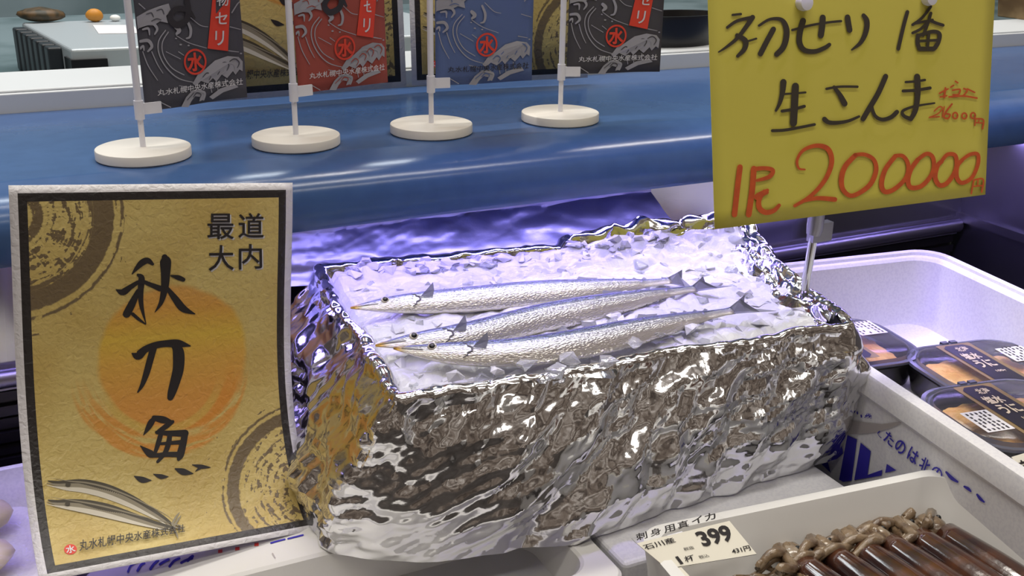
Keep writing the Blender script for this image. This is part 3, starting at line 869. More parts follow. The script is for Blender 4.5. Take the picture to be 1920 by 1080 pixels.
def perim_bot(c4):
    P = []
    Lp = [uz(x, y, zb) for x, y in BOT]
    for i in range(4):
        a_, b_ = c4[i], c4[(i+1) % 4]
        for k in range(NP[i]):
            t = k/NP[i]
            if i == 0:
                
                # even spacing in x
                xs = Lp[0].x+(Lp[-1].x-Lp[0].x)*t
                q = next((m for m in range(len(Lp)-1) if Lp[m+1].x >= xs), len(Lp)-2)
                P.append(np.array(Lp[q].lerp(Lp[q+1], (xs-Lp[q].x)/(Lp[q+1].x-Lp[q].x))))
            else: P.append(np.array(a_.lerp(b_, t)))
    P = np.array(P)
    for _ in range(3): P = sum(np.roll(P, s_, 0) for s_ in range(-5, 6))/11
    return P
PR = perim([rFL, rFR, rBR, rBL]); PB = perim_bot([uz(*BOT[0], zb), uz(*BOT[-1], zb), bBR, bBL])
def normals(P):
    t = np.roll(P, -3, 0)-np.roll(P, 3, 0); n = np.stack([t[:, 1], -t[:, 0], 0*t[:, 0]], 1)
    return n/np.linalg.norm(n, axis=1)[:, None]
NR = normals(PR)      # outward
# profile (lerp from foot to rim, inward offset, dz)
PROF = [(k/64, 0, 0) for k in range(65)]
for k in range(1, 13):
    a_ = math.pi*k/12; PROF.append((1, .006-.006*math.cos(a_), .005*math.sin(a_)))
for k in range(1, 20): PROF.append((1, .012+.010*k/19, -.034*k/19))
FOLDS = []   # (p, q, amplitude, width) straight creases in the foil, on the front face
def fp(px, py):  # point on the front face plane
    n = Vector((rFR-rFL).cross(Vector((bFL-rFL)))).normalized()
    return upl(px, py, rFL, n)
for (x0, y0, x1, y1, am, wd) in [(1312, 690, 1085, 915, .0065, .012), (1312, 690, 1110, 880, -.005, .009), (1085, 915, 775, 1030, .006, .012), (1240, 735, 950, 930, .005, .010),
                                 (1310, 680, 1322, 870, .010, .007), (1322, 870, 1258, 950, .009, .007), (1300, 690, 1275, 850, -.006, .008), (1290, 865, 1262, 952, -.006, .008),
                                 (800, 780, 735, 960, .005, .008), (790, 770, 700, 960, -.005, .009), (870, 790, 790, 930, .004, .008), (1000, 770, 900, 900, .004, .012),
                                 (1590, 640, 1500, 830, .005, .012), (1430, 720, 1330, 860, .005, .011), (1400, 850, 1590, 800, -.006, .012), (1180, 760, 980, 850, -.005, .010),
                                 (1050, 960, 1250, 930, .004, .010), (860, 960, 1020, 900, -.005, .011), (1380, 690, 1560, 660, .005, .01), (1350, 900, 1570, 850, .004, .01)]:
    FOLDS.append((np.array(fp(x0, y0)), np.array(fp(x1, y1)), am, wd))
V = np.zeros((NTOT, len(PROF), 3))
cen = np.array((rFL+rFR+rBR+rBL)/4)
for j, (h, ins, dz) in enumerate(PROF):
    base = PB*(1-h)+PR*h
    # slack foil bulges a little half way up
    P = base+NR*(.010*math.sin(math.pi*h)*(1 if ins == 0 else 0)-ins)
    P[:, 2] += dz
    V[:, j] = P
NV = noise.noise; VO = noise.voronoi
rw = random.Random(5)
WAVES = []
for lam, am, wn in ((.09, .0044, 3), (.045, .0028, 5), (.022, .0011, 5), (.010, .0006, 6)):
    for _ in range(wn):
        d_ = Vector((rw.gauss(0, 1), rw.gauss(0, .6), rw.gauss(0, 1))).normalized()
        WAVES.append((d_/lam/rw.uniform(.75, 1.35), am, rw.uniform(0, 9), rw.uniform(0, 50)))
def tri(x):
    x -= math.floor(x); return abs(2*x-1)*2-1
def crump(p):
    q = Vector(p)
    wp = Vector((NV(q*9), NV(q*9+Vector((7, 3, 1))), NV(q*9+Vector((2, 9, 5)))))*.007
    wq = q+wp
    d = 0
    for k, am, ph, sd in WAVES:
        msk = NV(q*13+Vector((sd, 0, sd*.3)))*1.7+.35
        if msk > 0: d += am*min(1, msk)*tri(wq.dot(k)+ph)
    return d
FW_ = []
for lam, am, wn in ((.075, .0052, 3), (.04, .0036, 4), (.02, .0012, 4), (.009, .0005, 4)):
    for _ in range(wn):
        an = math.radians(rw.gauss(42, 20)); d_ = Vector((-math.sin(an), .1, math.cos(an)))
        FW_.append((d_/lam/rw.uniform(.75, 1.4), am, rw.uniform(0, 9), rw.uniform(0, 50)))
def crump_front(p):
    q = Vector(p); wq = q+Vector((NV(q*8), 0, NV(q*8+Vector((7, 3, 1)))))*.010
    d = 0
    for k, am, ph, sd in FW_:
        msk = NV(q*11+Vector((sd, 0, sd*.3)))*1.9+.3
        if msk > 0: d += am*min(1, msk)*tri(wq.dot(k)+ph)
    return d
for i in range(NTOT):
    seg = i
    front = i < NP[0]; right = NP[0] <= i < NP[0]+NP[1]; back = NP[0]+NP[1] <= i < NP[0]+NP[1]+NP[2]; left = not (front or right or back)
    n = NR[i]
    for j, (h, ins, dz) in enumerate(PROF):
        p = V[i, j]
        d = crump(p)
        if front and ins == 0:
            wgt = min(1, min(i, NP[0]-i)/40); d = d*(1-.72*wgt)+crump_front(p)*wgt
        f2 = VO(Vector(p)*75)[0]; d += .0006*((f2[1]-f2[0])*1.5-.5)
        on_rim = ins > 0 or h > .93
        amp = 1.0
        if left: amp = 1.35
        if ins > 0: amp = .55
        if h < .06: amp *= .5+h*8
        d *= amp
        if front and ins == 0:
            for a_, b_, am, wd in FOLDS:
                ab = b_-a_; t = min(max(np.dot(p-a_, ab)/np.dot(ab, ab), 0), 1)
                q = np.linalg.norm(p-(a_+ab*t))
                if q < 1.2*wd: d += 1.5*am*(1-q/(1.2*wd))*min(1, 4*t+.2)
        V[i, j] += n*d
        if ins > 0 or h > .9:
            V[i, j, 2] += .0018*NV(Vector(p)*60)+.0022*(NV(Vector(p)*24))
            if ins > 0: V[i, j, 2] += .0016*(f2[1]-f2[0])
        if right or (back and i < NP[0]+NP[1]+110):
            k = (i-NP[0]) if right else None
            # heaped, torn foil at the far right corner
            dd = abs(i-(NP[0]+NP[1]+45))/95
            if dd < 1 and (h > .7):
                q_ = Vector(p)*48; kk = (1-dd*dd)*min(1, (h-.7)/.2)
                V[i, j] += np.array((NV(q_), NV(q_+Vector((4, 4, 4))), .7*NV(q_*1.3)))*.010*kk
                V[i, j, 2] += .017*(1-dd*dd)*max(0, (h-.7)/.3)*(1 if ins < .013 else max(0, 1-(ins-.012)/.010))*(.65+.7*abs(NV(Vector(p)*30)))
mb = MB()
b0 = [tuple(V[i, j]) for i in range(NTOT) for j in range(len(PROF))]
m_ = len(PROF)
faces = [(i*m_+j, ((i+1) % NTOT)*m_+j, ((i+1) % NTOT)*m_+j+1, i*m_+j+1) for i in range(NTOT) for j in range(m_-1)]
mb.add(b0, faces)
foil_o = tag(mb.build('foil_wrapped_box', M['foil'], None, smooth=True, sharp=22), 'foil-wrapped fish box full of ice and three saury, in the middle', 'fish box')

# foil sheet added to stand in for the reflection in the back panel
mb = MB(); rows = []
for j in range(41):
    rows.append([])
    for i in range(171):
        a_, b_ = i/170, j/40
        x = .19+.40*a_
        base_y = (rBL*(1-a_*.92)+rBR*(a_*.92)).y
        y = base_y+(.886-base_y)*min(1, b_*1.6); z = -.118+.062*b_+.004*NV(Vector((x*22, 3, 0)))*b_
        q = Vector((x, y, z))
        dsp = crump(Vector((x*1.2, .3, z*2.2)))*.3+.0009*tri(z*55+NV(Vector((x*14, z*30, 0)))*1.4)
        rows[-1].append(Vector((x, min(.893, y-.004+dsp), z+.0015*NV(q*50))))
mb.grid(rows)
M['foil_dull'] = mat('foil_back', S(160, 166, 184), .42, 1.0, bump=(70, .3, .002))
mb.build('reflection_flap', M['foil_dull'], foil_o, smooth=True, sharp=40)

# crumpled edge of the foil folded in over the ice along the right side and the far right corner
mb = MB(); rows = []
n1 = 120
for i in range(n1+1):
    s_ = i/n1; idx = int(NP[0]+14+s_*(NP[1]+NP[2]*.42-14))
    p = PR[idx % NTOT]; n = NR[idx % NTOT]
    wd = .016+.024*abs(NV(Vector((s_*9, 2.2, 0))))+.014*max(0, math.sin(s_*math.pi*1.4))
    rows.append([])
    for j in range(27):
        t = j/26
        q = Vector(p-n*(.008+wd*t))
        hz = .007*(1-t)-.0035*t+.011*max(0, 1-abs(s_-.66)/.25)*(1-t)
        c_ = crump(Vector((q.x*1.3, q.y*1.3, .5+.2*t)))*.75
        rows[-1].append(Vector((q.x, q.y, q.z+hz+c_+.0035*NV(q*70)*(.4+t))))
mb.grid(rows)
mb.build('foil_fold', M['foil'], foil_o, smooth=True, sharp=25)

# ------------------------------------------------------------------ crushed ice
def ice_mat(name, trans, col, rough):
    m = mat(name, col, rough, spec=.6, bump=(85, .55, .003), sss=.0, trans=trans, ior=1.31)
    return m
M['ice'] = ice_mat('crushed_ice', .10, S(206, 207, 216), .2)
M['ice_clear'] = ice_mat('clear_ice', .75, S(235, 238, 245), .08)
def fish_dip(x, y): return 0
def icez(a_, b_):     # a across (0..1), b front to back (0..1)
    z = (RIMZ['FL']*(1-a_)+RIMZ['FR']*a_)*(1-b_)+(RIMZ['BL']*(1-a_)+RIMZ['BR']*a_)*b_
    return z-.004+.007*math.sin(math.pi*min(1, b_*1.15))*math.sin(math.pi*a_)**.5
mb = MB()
NX, NY = 170, 110
rows = []
inn = [rFL+Vector((.010, .012, 0)), rFR+Vector((-.012, .012, 0)), rBR+Vector((-.012, -.012, 0)), rBL+Vector((.012, -.012, 0))]
def icept(a_, b_):
    p = (inn[0]*(1-a_)+inn[1]*a_)*(1-b_)+(inn[3]*(1-a_)+inn[2]*a_)*b_
    return p
def ice_surface(a_, b_):
    p = icept(a_, b_); z = icez(a_, b_)
    q = Vector((p.x, p.y, .3))
    dv = VO(q*48)[0]; dv2 = VO(q*105)[0]
    z += .006*max(0, (b_-.72)/.28)+.011*max(0, (b_-.75)/.25)*min(1, max(0, (a_-.5)/.2))
    edge = min(a_, 1-a_, b_, 1-b_)
    z += .0042*(.5-dv[0])*1.6+.0022*(.5-dv2[0])+.0032*NV(q*30)
    if edge < .02: z -= .010*(1-edge/.02)
    return Vector((p.x, p.y, z))
for j in range(NY+1):
    rows.append([ice_surface(i/NX, j/NY) for i in range(NX+1)])
mb.grid(rows)
def chunk(c, r, mi):
    mbv = []; n_ = 9
    for _ in range(n_):
        v = Vector((random.gauss(0, 1), random.gauss(0, 1), random.gauss(0, 1))).normalized()
        mbv.append(Vector(c)+Vector((v.x*r*random.uniform(.8, 1.5), v.y*r*random.uniform(.8, 1.3), v.z*r*.7)))
    import bmesh
    bm = bmesh.new()
    for v in mbv: bm.verts.new(v)
    bmesh.ops.convex_hull(bm, input=bm.verts)
    bm.verts.ensure_lookup_table(); idx = {v: k for k, v in enumerate(bm.verts)}
    mb.add([v.co for v in bm.verts], [tuple(idx[v] for v in f.verts) for f in bm.faces], mi)
    bm.free()
for k in range(230):
    a_, b_ = random.uniform(.03, .97), random.uniform(.03, .97)
    p = ice_surface(a_, b_)
    chunk(p+Vector((0, 0, -.001)), random.uniform(.003, .0085), 1 if random.random() < .4 else 0)
for k in range(60):   # piled along the back rim
    a_ = random.uniform(.05, .8); b_ = random.uniform(.9, .985)
    chunk(ice_surface(a_, b_)+Vector((0, 0, .001)), random.uniform(.004, .008), 1 if random.random() < .12 else 0)
for x, y, r in ((1110, 640, .010), (1180, 640, .009), (1065, 668, .008), (1230, 622, .008), (990, 678, .008), (930, 690, .007), (1300, 612, .007), (1110, 600, .007), (1140, 672, .009), (850, 700, .007), (1045, 690, .008), (1000, 575, .005), (1200, 590, .006), (950, 600, .006)):
    p = uz(x, y, -.106); chunk((p.x, p.y, -.1085), r, 1 if r > .0075 else 0)
tag(mb.build('crushed_ice', [M['ice'], M['ice_clear']]), 'crushed ice filling the foil-wrapped box under the saury', 'ice', kind='stuff')

# ------------------------------------------------------------------ saury
def saury_mat():
    m = bpy.data.materials.new('saury_skin'); m.use_nodes = True
    N = m.node_tree.nodes; L = m.node_tree.links; b = N['Principled BSDF']
    uv = N.new('ShaderNodeUVMap'); sep = N.new('ShaderNodeSeparateXYZ'); L.new(uv.outputs[0], sep.inputs[0])
    nz = N.new('ShaderNodeTexNoise'); nz.inputs['Scale'].default_value = 9; nz.inputs['Detail'].default_value = 4
    L.new(uv.outputs[0], nz.inputs['Vector'])
    ad = N.new('ShaderNodeMath'); ad.operation = 'MULTIPLY_ADD'; ad.inputs[1].default_value = .07
    L.new(nz.outputs['Fac'], ad.inputs[0]); L.new(sep.outputs[1], ad.inputs[2])
    r = N.new('ShaderNodeValToRGB'); L.new(ad.outputs[0], r.inputs['Fac'])
    E_ = r.color_ramp.elements
    E_[0].position = .0; E_[0].color = S(66, 76, 102)
    E_[1].position = 1.0; E_[1].color = S(222, 218, 206)
    for p_, c_ in ((.2, S(78, 88, 112)), (.31, S(112, 120, 140)), (.40, S(172, 175, 188)), (.62, S(192, 192, 194)), (.80, S(218, 214, 204))):
        q = E_.new(p_); q.color = c_
    tip = N.new('ShaderNodeMapRange'); tip.inputs[1].default_value = .012; tip.inputs[2].default_value = .035; tip.inputs[3].default_value = 1; tip.inputs[4].default_value = 0
    L.new(sep.outputs[0], tip.inputs[0])
    mx = N.new('ShaderNodeMix'); mx.data_type = 'RGBA'; mx.inputs[7].default_value = S(190, 150, 60)
    L.new(tip.outputs[0], mx.inputs[0]); L.new(r.outputs['Color'], mx.inputs[6]); L.new(mx.outputs[2], b.inputs['Base Color'])
    b.inputs['Metallic'].default_value = .7; b.inputs['Roughness'].default_value = .24
    b.inputs['Coat Weight'].default_value = .4; b.inputs['Coat Roughness'].default_value = .1
    mp = N.new('ShaderNodeMapping'); mp.inputs['Scale'].default_value = (120, 26, 1); L.new(uv.outputs[0], mp.inputs['Vector'])
    vo = N.new('ShaderNodeTexVoronoi'); vo.inputs['Scale'].default_value = 1; L.new(mp.outputs[0], vo.inputs['Vector'])
    u = N.new('ShaderNodeBump'); u.inputs['Strength'].default_value = .6; u.inputs['Distance'].default_value = .0007
    L.new(vo.outputs['Distance'], u.inputs['Height']); L.new(u.outputs['Normal'], b.inputs['Normal'])
    return m
M['saury'] = saury_mat()
M['fin'] = mat('saury_fin', S(118, 120, 134), .4, alpha=.72, bump=(300, .4, .001))
M['eye_w'] = mat('fish_eye_rim', S(196, 192, 176), .2, .4)
M['eye_b'] = mat('fish_pupil', S(14, 14, 18), .08)
M['gill'] = mat('gill_line', S(92, 92, 100), .4)
HP = [(0, .0008), (.02, .0018), (.05, .0034), (.09, .0052), (.14, .0070), (.22, .0086), (.35, .0098), (.5, .0102), (.62, .0098), (.74, .0080), (.84, .0056), (.92, .0034), (.97, .0026), (1, .0030)]
def hprof(s):
    for (a_, x), (b_, y) in zip(HP, HP[1:]):
        if s <= b_: return x+(y-x)*(s-a_)/(b_-a_)
    return HP[-1][1]
def saury(path, zoff, tilt, label, tail, scale=1.22):
    """path: photo pixels of the mid line, nose to tail; each lies on the ice"""
    n_ = 90
    Ppx = catmull([(x, y) for x, y in path], 12)
    pts = []
    for x, y in Ppx:
        z = -.108
        for _ in range(3):
            p = uz(x, y, z)
            z = zoff+.010*((p.y-.66)/.2)
        pts.append(p)
    # resample
    ln = [0]
    for a_, b_ in zip(pts, pts[1:]): ln.append(ln[-1]+(b_-a_).length)
    tot = ln[-1]; C_ = []
    for k in range(n_+1):
        d = tot*k/n_; i = max(0, min(len(pts)-2, next((q for q in range(len(ln)-1) if ln[q+1] >= d), len(pts)-2)))
        C_.append(pts[i].lerp(pts[i+1], (d-ln[i])/max(1e-9, ln[i+1]-ln[i])))
    root = thing('saury', tuple(C_[n_//2]-Vector((0, 0, .008))), label, 'fish', 'saury on ice')
    mb = MB(); uv = []; loops = []
    NA = 28
    frames = []
    for k, c in enumerate(C_):
        t = (C_[min(k+1, n_)]-C_[max(k-1, 0)]).normalized()
        side = Vector((0, 0, 1)).cross(t).normalized()     # horizontal, towards the back of the fish (away)
        if side.y < 0: side = -side
        up_ = t.cross(side); up_ = up_ if up_.z > 0 else -up_
        back = (side*math.cos(tilt)+up_*math.sin(tilt)).normalized()    # dorsal direction
        out = (up_*math.cos(tilt)-side*math.sin(tilt)).normalized()     # flank facing up / viewer
        h = hprof(k/n_)*scale; wd = h*.64 if k/n_ < .9 else h*.45
        frames.append((c, t, back, out, h, wd))
        L_ = []
        for q in range(NA):
            a_ = 2*math.pi*q/NA
            ca, sa = math.cos(a_), math.sin(a_)
            L_.append(c+back*(h*ca)+out*(wd*sa*(1 if ca > -.5 else .92)))
            uv.append((k/n_, (1-ca)/2))
        loops.append(L_)
    mb.loft(loops); mb.uv = uv
    body = mb.build('body', M['saury'], root, smooth=True)
    def at(s, v, o_=0.0):       # point on the flank: s along, v -1 (belly) .. 1 (back)
        c, t, back, out, h, wd = frames[int(s*n_)]
        return c+back*(h*v)+out*(wd*math.sqrt(max(0, 1-v*v))+o_), t, back, out
    # eye
    p, t, back, out = at(.108, .34, 0)
    for nm, r, mm, o_ in (('eye', .0030*scale, M['eye_w'], -.0006),):
        mb = MB()
        Ls = []
        for i in range(7):
            th = math.pi/2*i/6
            Ls.append([p+out*(o_+r*.55*math.sin(th))+(t*math.cos(q*.3927)+back*math.sin(q*.3927))*(r*math.cos(th)+1e-5) for q in range(16)])
        mb.loft(Ls)
        eo = mb.build(nm, mm, root, smooth=True)
        mb = MB(); Ls = []
        r2 = r*.6
        for i in range(6):
            th = math.pi/2*i/5
            Ls.append([p+out*(o_+r*.42+r2*.5*math.sin(th))+(t*math.cos(q*.3927)+back*math.sin(q*.3927))*(r2*math.cos(th)+1e-5) for q in range(16)])
        mb.loft(Ls); mb.build('pupil', M['eye_b'], eo, smooth=True)
    # gill cover
    mb = MB()
    pp = []
    for q in range(9):
        v = .62-1.25*q/8
        pp.append(at(.188+.016*math.sin(math.pi*q/8), v, .0001)[0])
    mb.tube(pp, [.0003+.0005*math.sin(math.pi*q/8) for q in range(9)], 6)
    mb.build('gill_cover', M['gill'], root, smooth=True)
    mb = MB(); mb.tube([at(.03+.05*q/5, -.05-.1*q/5, .0001)[0] for q in range(6)], .00022, 5)
    mb.build('mouth', M['gill'], root, smooth=True)
    def fin(name, poly, n_out=.0003):
        mb = MB(); k = len(poly); nrm = (poly[1]-poly[0]).cross(poly[-1]-poly[0]).normalized()*n_out
        mb.loft([[p_-nrm for p_ in poly], [p_+nrm for p_ in poly]])
        return mb.build(name, M['fin'], root)
    # pectoral fin
    p, t, back, out = at(.205, .1, .0006)
    fin('pectoral_fin', [p, p+t*.005+back*.004+out*.003, p+t*.011+back*.0095+out*.006, p+t*.0115+back*.004+out*.003, p+t*.010-back*.001+out*.0006])
    # dorsal and anal fins with finlets
    for sgn, nm in ((1, 'dorsal_fin'), (-1, 'anal_fin')):
        c, t, back, out, h, wd = frames[int(.70*n_)]
        b_ = c+back*(sgn*h*.96)
        fin(nm, [b_, b_+t*.004+back*sgn*.0040, b_+t*.010+back*sgn*.0022, b_+t*.020+back*sgn*.0008, b_+t*.018-back*sgn*.0014])
        for q in range(4):
            c, t, back, out, h, wd = frames[int((.80+.035*q)*n_)]
            b_ = c+back*(sgn*h*.92)
            fin('finlet', [b_, b_+t*.004+back*sgn*.0022, b_+t*.006+back*sgn*.0004, b_+t*.004-back*sgn*.0004], .0002)
    # tail: two lobes traced to where they stand in the photograph
    c, t, back, out, h, wd = frames[-1]
    lobes = []
    dep = (c-CAM).dot(FWD)
    tl = [CAM+ray(x, y)*(dep-.004) for x, y in tail]
    fin('tail_fin', [c-t*.003+back*.0028, tl[0]+(c-tl[0])*.35+back*.0012, tl[0], c+t*.011+back*.0008, tl[1], tl[1]+(c-tl[1])*.4-back*.0012, c-t*.003-back*.0028], .00035)
    return root
saury([(657, 577), (700, 574), (755, 570), (810, 567), (900, 560), (990, 552), (1080, 545), (1160, 537), (1225, 530), (1258, 526)], -0.1060, .55,
      'saury farthest back on the ice, lying apart from the other two', [(1279, 506), (1300, 541)])
saury([(704, 648), (750, 643), (800, 638), (860, 631), (930, 617), (1010, 598), (1090, 582), (1170, 566), (1240, 551), (1305, 541)], -0.1050, .6,
      'saury in the middle, its snout lying just behind the front saury head', [(1318, 518), (1372, 536)])
saury([(738, 653), (775, 657), (820, 661), (880, 663), (960, 661), (1040, 652), (1120, 638), (1210, 618), (1300, 597), (1375, 582)], -0.1030, .6,
      'saury nearest the front rim of the foil-wrapped box, dark back', [(1396, 553), (1456, 583)])

# ------------------------------------------------------------------ yellow price sign on a chrome pole
SB = [Vector(v) for v in ((.413, .543, 0), (.678, .552, -.007), (.681, .579, .14), (.417, .569, .147))]
sx = (SB[1]-SB[0]).normalized(); 
sn = sx.cross(SB[3]-SB[0]).normalized(); 
if sn.y > 0: sn = -sn
su = sn.cross(sx); su = su if su.z > 0 else -su
SK = 1.12
so = CAM+(SB[0]-CAM)*SK
def px2g(px, py):
    p = upl(px, py, so, sn)-so
    return p.dot(sx), p.dot(su)
g = [px2g(*q) for q in ((1340.5, 430), (1847.5, 365), (1868.5, -10), (1327.5, -10))]
# sheet extends past the top of the picture
ext = 1.12
g[2] = tuple(g[1][k]+(g[2][k]-g[1][k])*ext for k in (0, 1)); g[3] = tuple(g[0][k]+(g[3][k]-g[0][k])*ext for k in (0, 1))
def gm(u, v, off=0.0): return so+sx*u+su*v+sn*(off+.0015*math.sin(u*14)*math.sin(v*12))
foot = uz(1506, 552, -.108)
px_, py_ = foot.x+.003, foot.y+.002
sign = thing('price_sign', (px_, py_, -.29), 'yellow price sign with black and red handwriting on a chrome pole', 'sign')
mb = MB(); rows = []
for j in range(15):
    rows.append([])
    for i in range(21):
        a_, b_ = i/20, j/14
        u = (g[0][0]*(1-a_)+g[1][0]*a_)*(1-b_)+(g[3][0]*(1-a_)+g[2][0]*a_)*b_
        v = (g[0][1]*(1-a_)+g[1][1]*a_)*(1-b_)+(g[3][1]*(1-a_)+g[2][1]*a_)*b_
        rows[-1].append(gm(u, v))
mb.grid(rows)
sh = mb.build('yellow_card', M['yellow'], sign, smooth=True); sh.modifiers.new('thickness', 'SOLIDIFY').thickness = .0006
def zz(L, ox, oy, k): return [(ox+x/k, oy+y/k, w_/k) for x, y, w_ in L]
def W_(pts, *ws):
    n_ = len(pts); out = []
    for i, (x, y) in enumerate(pts):
        f_ = i/(n_-1)*(len(ws)-1); a_ = int(min(f_, len(ws)-2)) if len(ws) > 1 else 0
        w__ = ws[0] if len(ws) == 1 else ws[a_]+(ws[a_+1]-ws[a_])*(f_-a_)
        out.append((x, y, w__))
    return out
A = lambda pts, *ws: zz(W_(pts, *ws), 1280, 0, 3)
BLK = [A([(275, 85), (320, 80)], 14), A([(245, 155), (300, 118), (385, 98)], 16, 20), A([(385, 98), (350, 150), (300, 215), (240, 265), (197, 293)], 28, 24, 18, 8),
       A([(300, 200), (345, 230), (340, 275), (302, 316)], 26, 32, 18), A([(340, 238), (405, 218)], 12),
       A([(420, 145), (480, 110), (545, 112), (572, 160), (570, 220), (552, 270), (518, 306)], 14, 18, 32, 34, 30), A([(500, 165), (465, 230), (428, 303)], 30),
       A([(605, 170), (700, 145), (800, 128), (878, 120)], 14), A([(665, 118), (648, 180), (645, 240), (672, 282), (730, 290), (785, 270), (812, 252)], 34, 32, 26, 22),
       A([(775, 100), (772, 150), (764, 200)], 34), A([(914, 98), (920, 135), (926, 170)], 32), A([(1005, 88), (1024, 120), (1018, 180), (988, 240), (938, 281)], 24, 32, 28, 10),
       A([(1255, 68), (1230, 160), (1203, 275)], 22),
       A([(1390, 38), (1340, 100), (1285, 140)], 16), A([(1300, 132), (1400, 112)], 14), A([(1390, 75), (1370, 140), (1345, 200)], 18), A([(1380, 112), (1335, 160), (1285, 186)], 16),
       A([(1380, 112), (1420, 130), (1460, 142)], 18), A([(1315, 200), (1314, 245), (1325, 275)], 24), A([(1320, 200), (1400, 178), (1440, 192), (1432, 240), (1410, 272)], 20, 26),
       A([(1325, 275), (1405, 275)], 26), A([(1378, 190), (1370, 270)], 18), A([(1325, 232), (1425, 226)], 16),
       A([(555, 462), (550, 520), (535, 580), (514, 622)], 36, 14), A([(545, 530), (620, 525), (678, 520)], 12), A([(622, 485), (618, 580), (612, 692)], 40), A([(548, 625), (610, 615), (672, 598)], 18),
       A([(495, 735), (560, 732), (640, 718), (730, 700)], 18, 16), A([(795, 500), (870, 488), (970, 488)], 14), A([(838, 490), (872, 535), (898, 583)], 20, 34),
       A([(785, 670), (810, 688), (860, 690), (920, 680), (980, 655)], 28, 22, 14), A([(1130, 430), (1090, 520), (1040, 605), (1003, 668)], 30), A([(1050, 595), (1070, 650), (1110, 672), (1160, 660), (1195, 630)], 18, 26),
       A([(1245, 462), (1300, 458), (1355, 450)], 14), A([(1230, 512), (1300, 508), (1385, 495)], 18), A([(1310, 432), (1314, 520), (1302, 615), (1275, 668)], 36, 32, 26),
       A([(1275, 670), (1235, 652), (1228, 625), (1280, 602), (1340, 590), (1410, 580)], 24, 18, 14, 10)]
B_ = lambda pts, *ws: zz(W_(pts, *ws), 1340, 230, 3.31)
def ell(cx, cy, rx_, ry_, w_): return A([(cx+rx_*math.cos(t*.785), cy+ry_*math.sin(t*.785)) for t in range(9)], w_)
RED = [A([(1440, 525), (1490, 500)], 9), A([(1475, 495), (1468, 548)], 11), A([(1445, 545), (1482, 538)], 9), A([(1505, 490), (1522, 480)], 9), A([(1515, 508), (1558, 503), (1550, 530), (1518, 533)], 9),
       A([(1532, 457), (1546, 466)], 9), A([(1580, 498), (1600, 510), (1578, 537)], 9), A([(1600, 500), (1642, 520)], 9), A([(1495, 545), (1580, 540), (1655, 552)], 10),
       A([(1410, 625), (1440, 600), (1457, 610), (1430, 640), (1382, 660)], 7), A([(1382, 660), (1440, 656)], 7), A([(1468, 600), (1456, 658)], 7), A([(1512, 585), (1480, 625), (1466, 658), (1488, 666), (1500, 645), (1478, 640)], 10),
       ell(1530, 650, 14, 17, 9), ell(1582, 652, 14, 16, 9), ell(1632, 650, 13, 16, 9), A([(1645, 668), (1641, 705)], 8), A([(1645, 668), (1690, 674), (1685, 725)], 9), A([(1650, 690), (1685, 692)], 7), A([(1666, 672), (1662, 690)], 7),
       B_([(150, 275), (135, 400), (117, 570)], 34), B_([(235, 285), (225, 420), (205, 570)], 36), B_([(232, 288), (300, 282), (352, 295), (330, 335), (255, 358)], 28, 24, 30, 18),
       B_([(320, 418), (260, 445), (245, 462)], 20), B_([(250, 470), (320, 432)], 18), B_([(300, 425), (268, 480), (272, 530), (310, 556), (360, 545), (393, 512)], 24, 34, 32, 22),
       B_([(550, 290), (512, 282), (502, 230), (540, 170), (620, 142), (690, 162), (716, 230), (698, 310), (650, 390), (580, 460), (490, 515)], 10, 16, 22, 32, 30, 26, 20), B_([(540, 485), (630, 468), (738, 476)], 22, 30),
       B_([(860, 200), (920, 197), (978, 230), (992, 300), (950, 390), (850, 452), (792, 420), (777, 350), (800, 270), (862, 202)], 24, 24, 32, 26, 34, 30), B_([(1110, 205), (1160, 207), (1193, 260), (1180, 340), (1110, 410), (1050, 428), (1027, 380), (1050, 290), (1112, 207)], 22, 26, 28, 32, 28),
       B_([(1250, 230), (1310, 192), (1350, 222), (1345, 310), (1280, 390), (1212, 402), (1192, 360), (1210, 290), (1252, 230)], 24, 26, 28, 30, 28), B_([(1400, 240), (1440, 197), (1490, 207), (1490, 290), (1440, 370), (1390, 388), (1362, 340), (1375, 270), (1402, 240)], 22, 26, 28, 30, 26),
       B_([(1530, 230), (1580, 197), (1628, 197), (1628, 260), (1590, 340), (1530, 373), (1497, 340), (1500, 270), (1532, 230)], 20, 24, 24, 28, 24),
       B_([(1602, 360), (1585, 440)], 10), B_([(1600, 356), (1660, 351), (1650, 430)], 10), B_([(1600, 395), (1655, 390)], 8), B_([(1628, 355), (1625, 390)], 8)]
for nm, LL, mm in (('black_handwriting', BLK, M['marker']), ('red_handwriting', RED, M['red_marker'])):
    mb = MB()
    for k, s_ in enumerate(LL):
        V, Fc = stroke2d(s_, 7)
        mb.add([gm(*px2g(*q), .0009+.00001*k) for q in V], Fc)
    mb.build(nm, mm, sign)
topc = upl(1529, 418, Vector((px_, py_, 0)), Vector((0, -1, 0)))
mb = MB()
botp = Vector((px_, py_, -.29)); mid = Vector((px_, py_, -.105)); tp = Vector((topc.x, py_, topc.z-.004))
mb.tube([botp, mid, tp], .0036, 16)
mb.build('pole', M['chrome'], sign, smooth=True, sharp=40)
mb = MB()
tq = Vector((tp.x+.001, py_, gm(.15, g[3][1]*.5).z))
mb.tube([tp-Vector((.0008, 0, .006)), tp+Vector((0, 0, .0)), tq], [.0058, .0068, .0068], 16)
mb.box(tp.x-.004, tp.x+.016, py_-.004, py_+.004, tp.z-.012, tp.z+.004)
mb.build('sleeve', M['steel_dull'], sign, smooth=True, sharp=40)
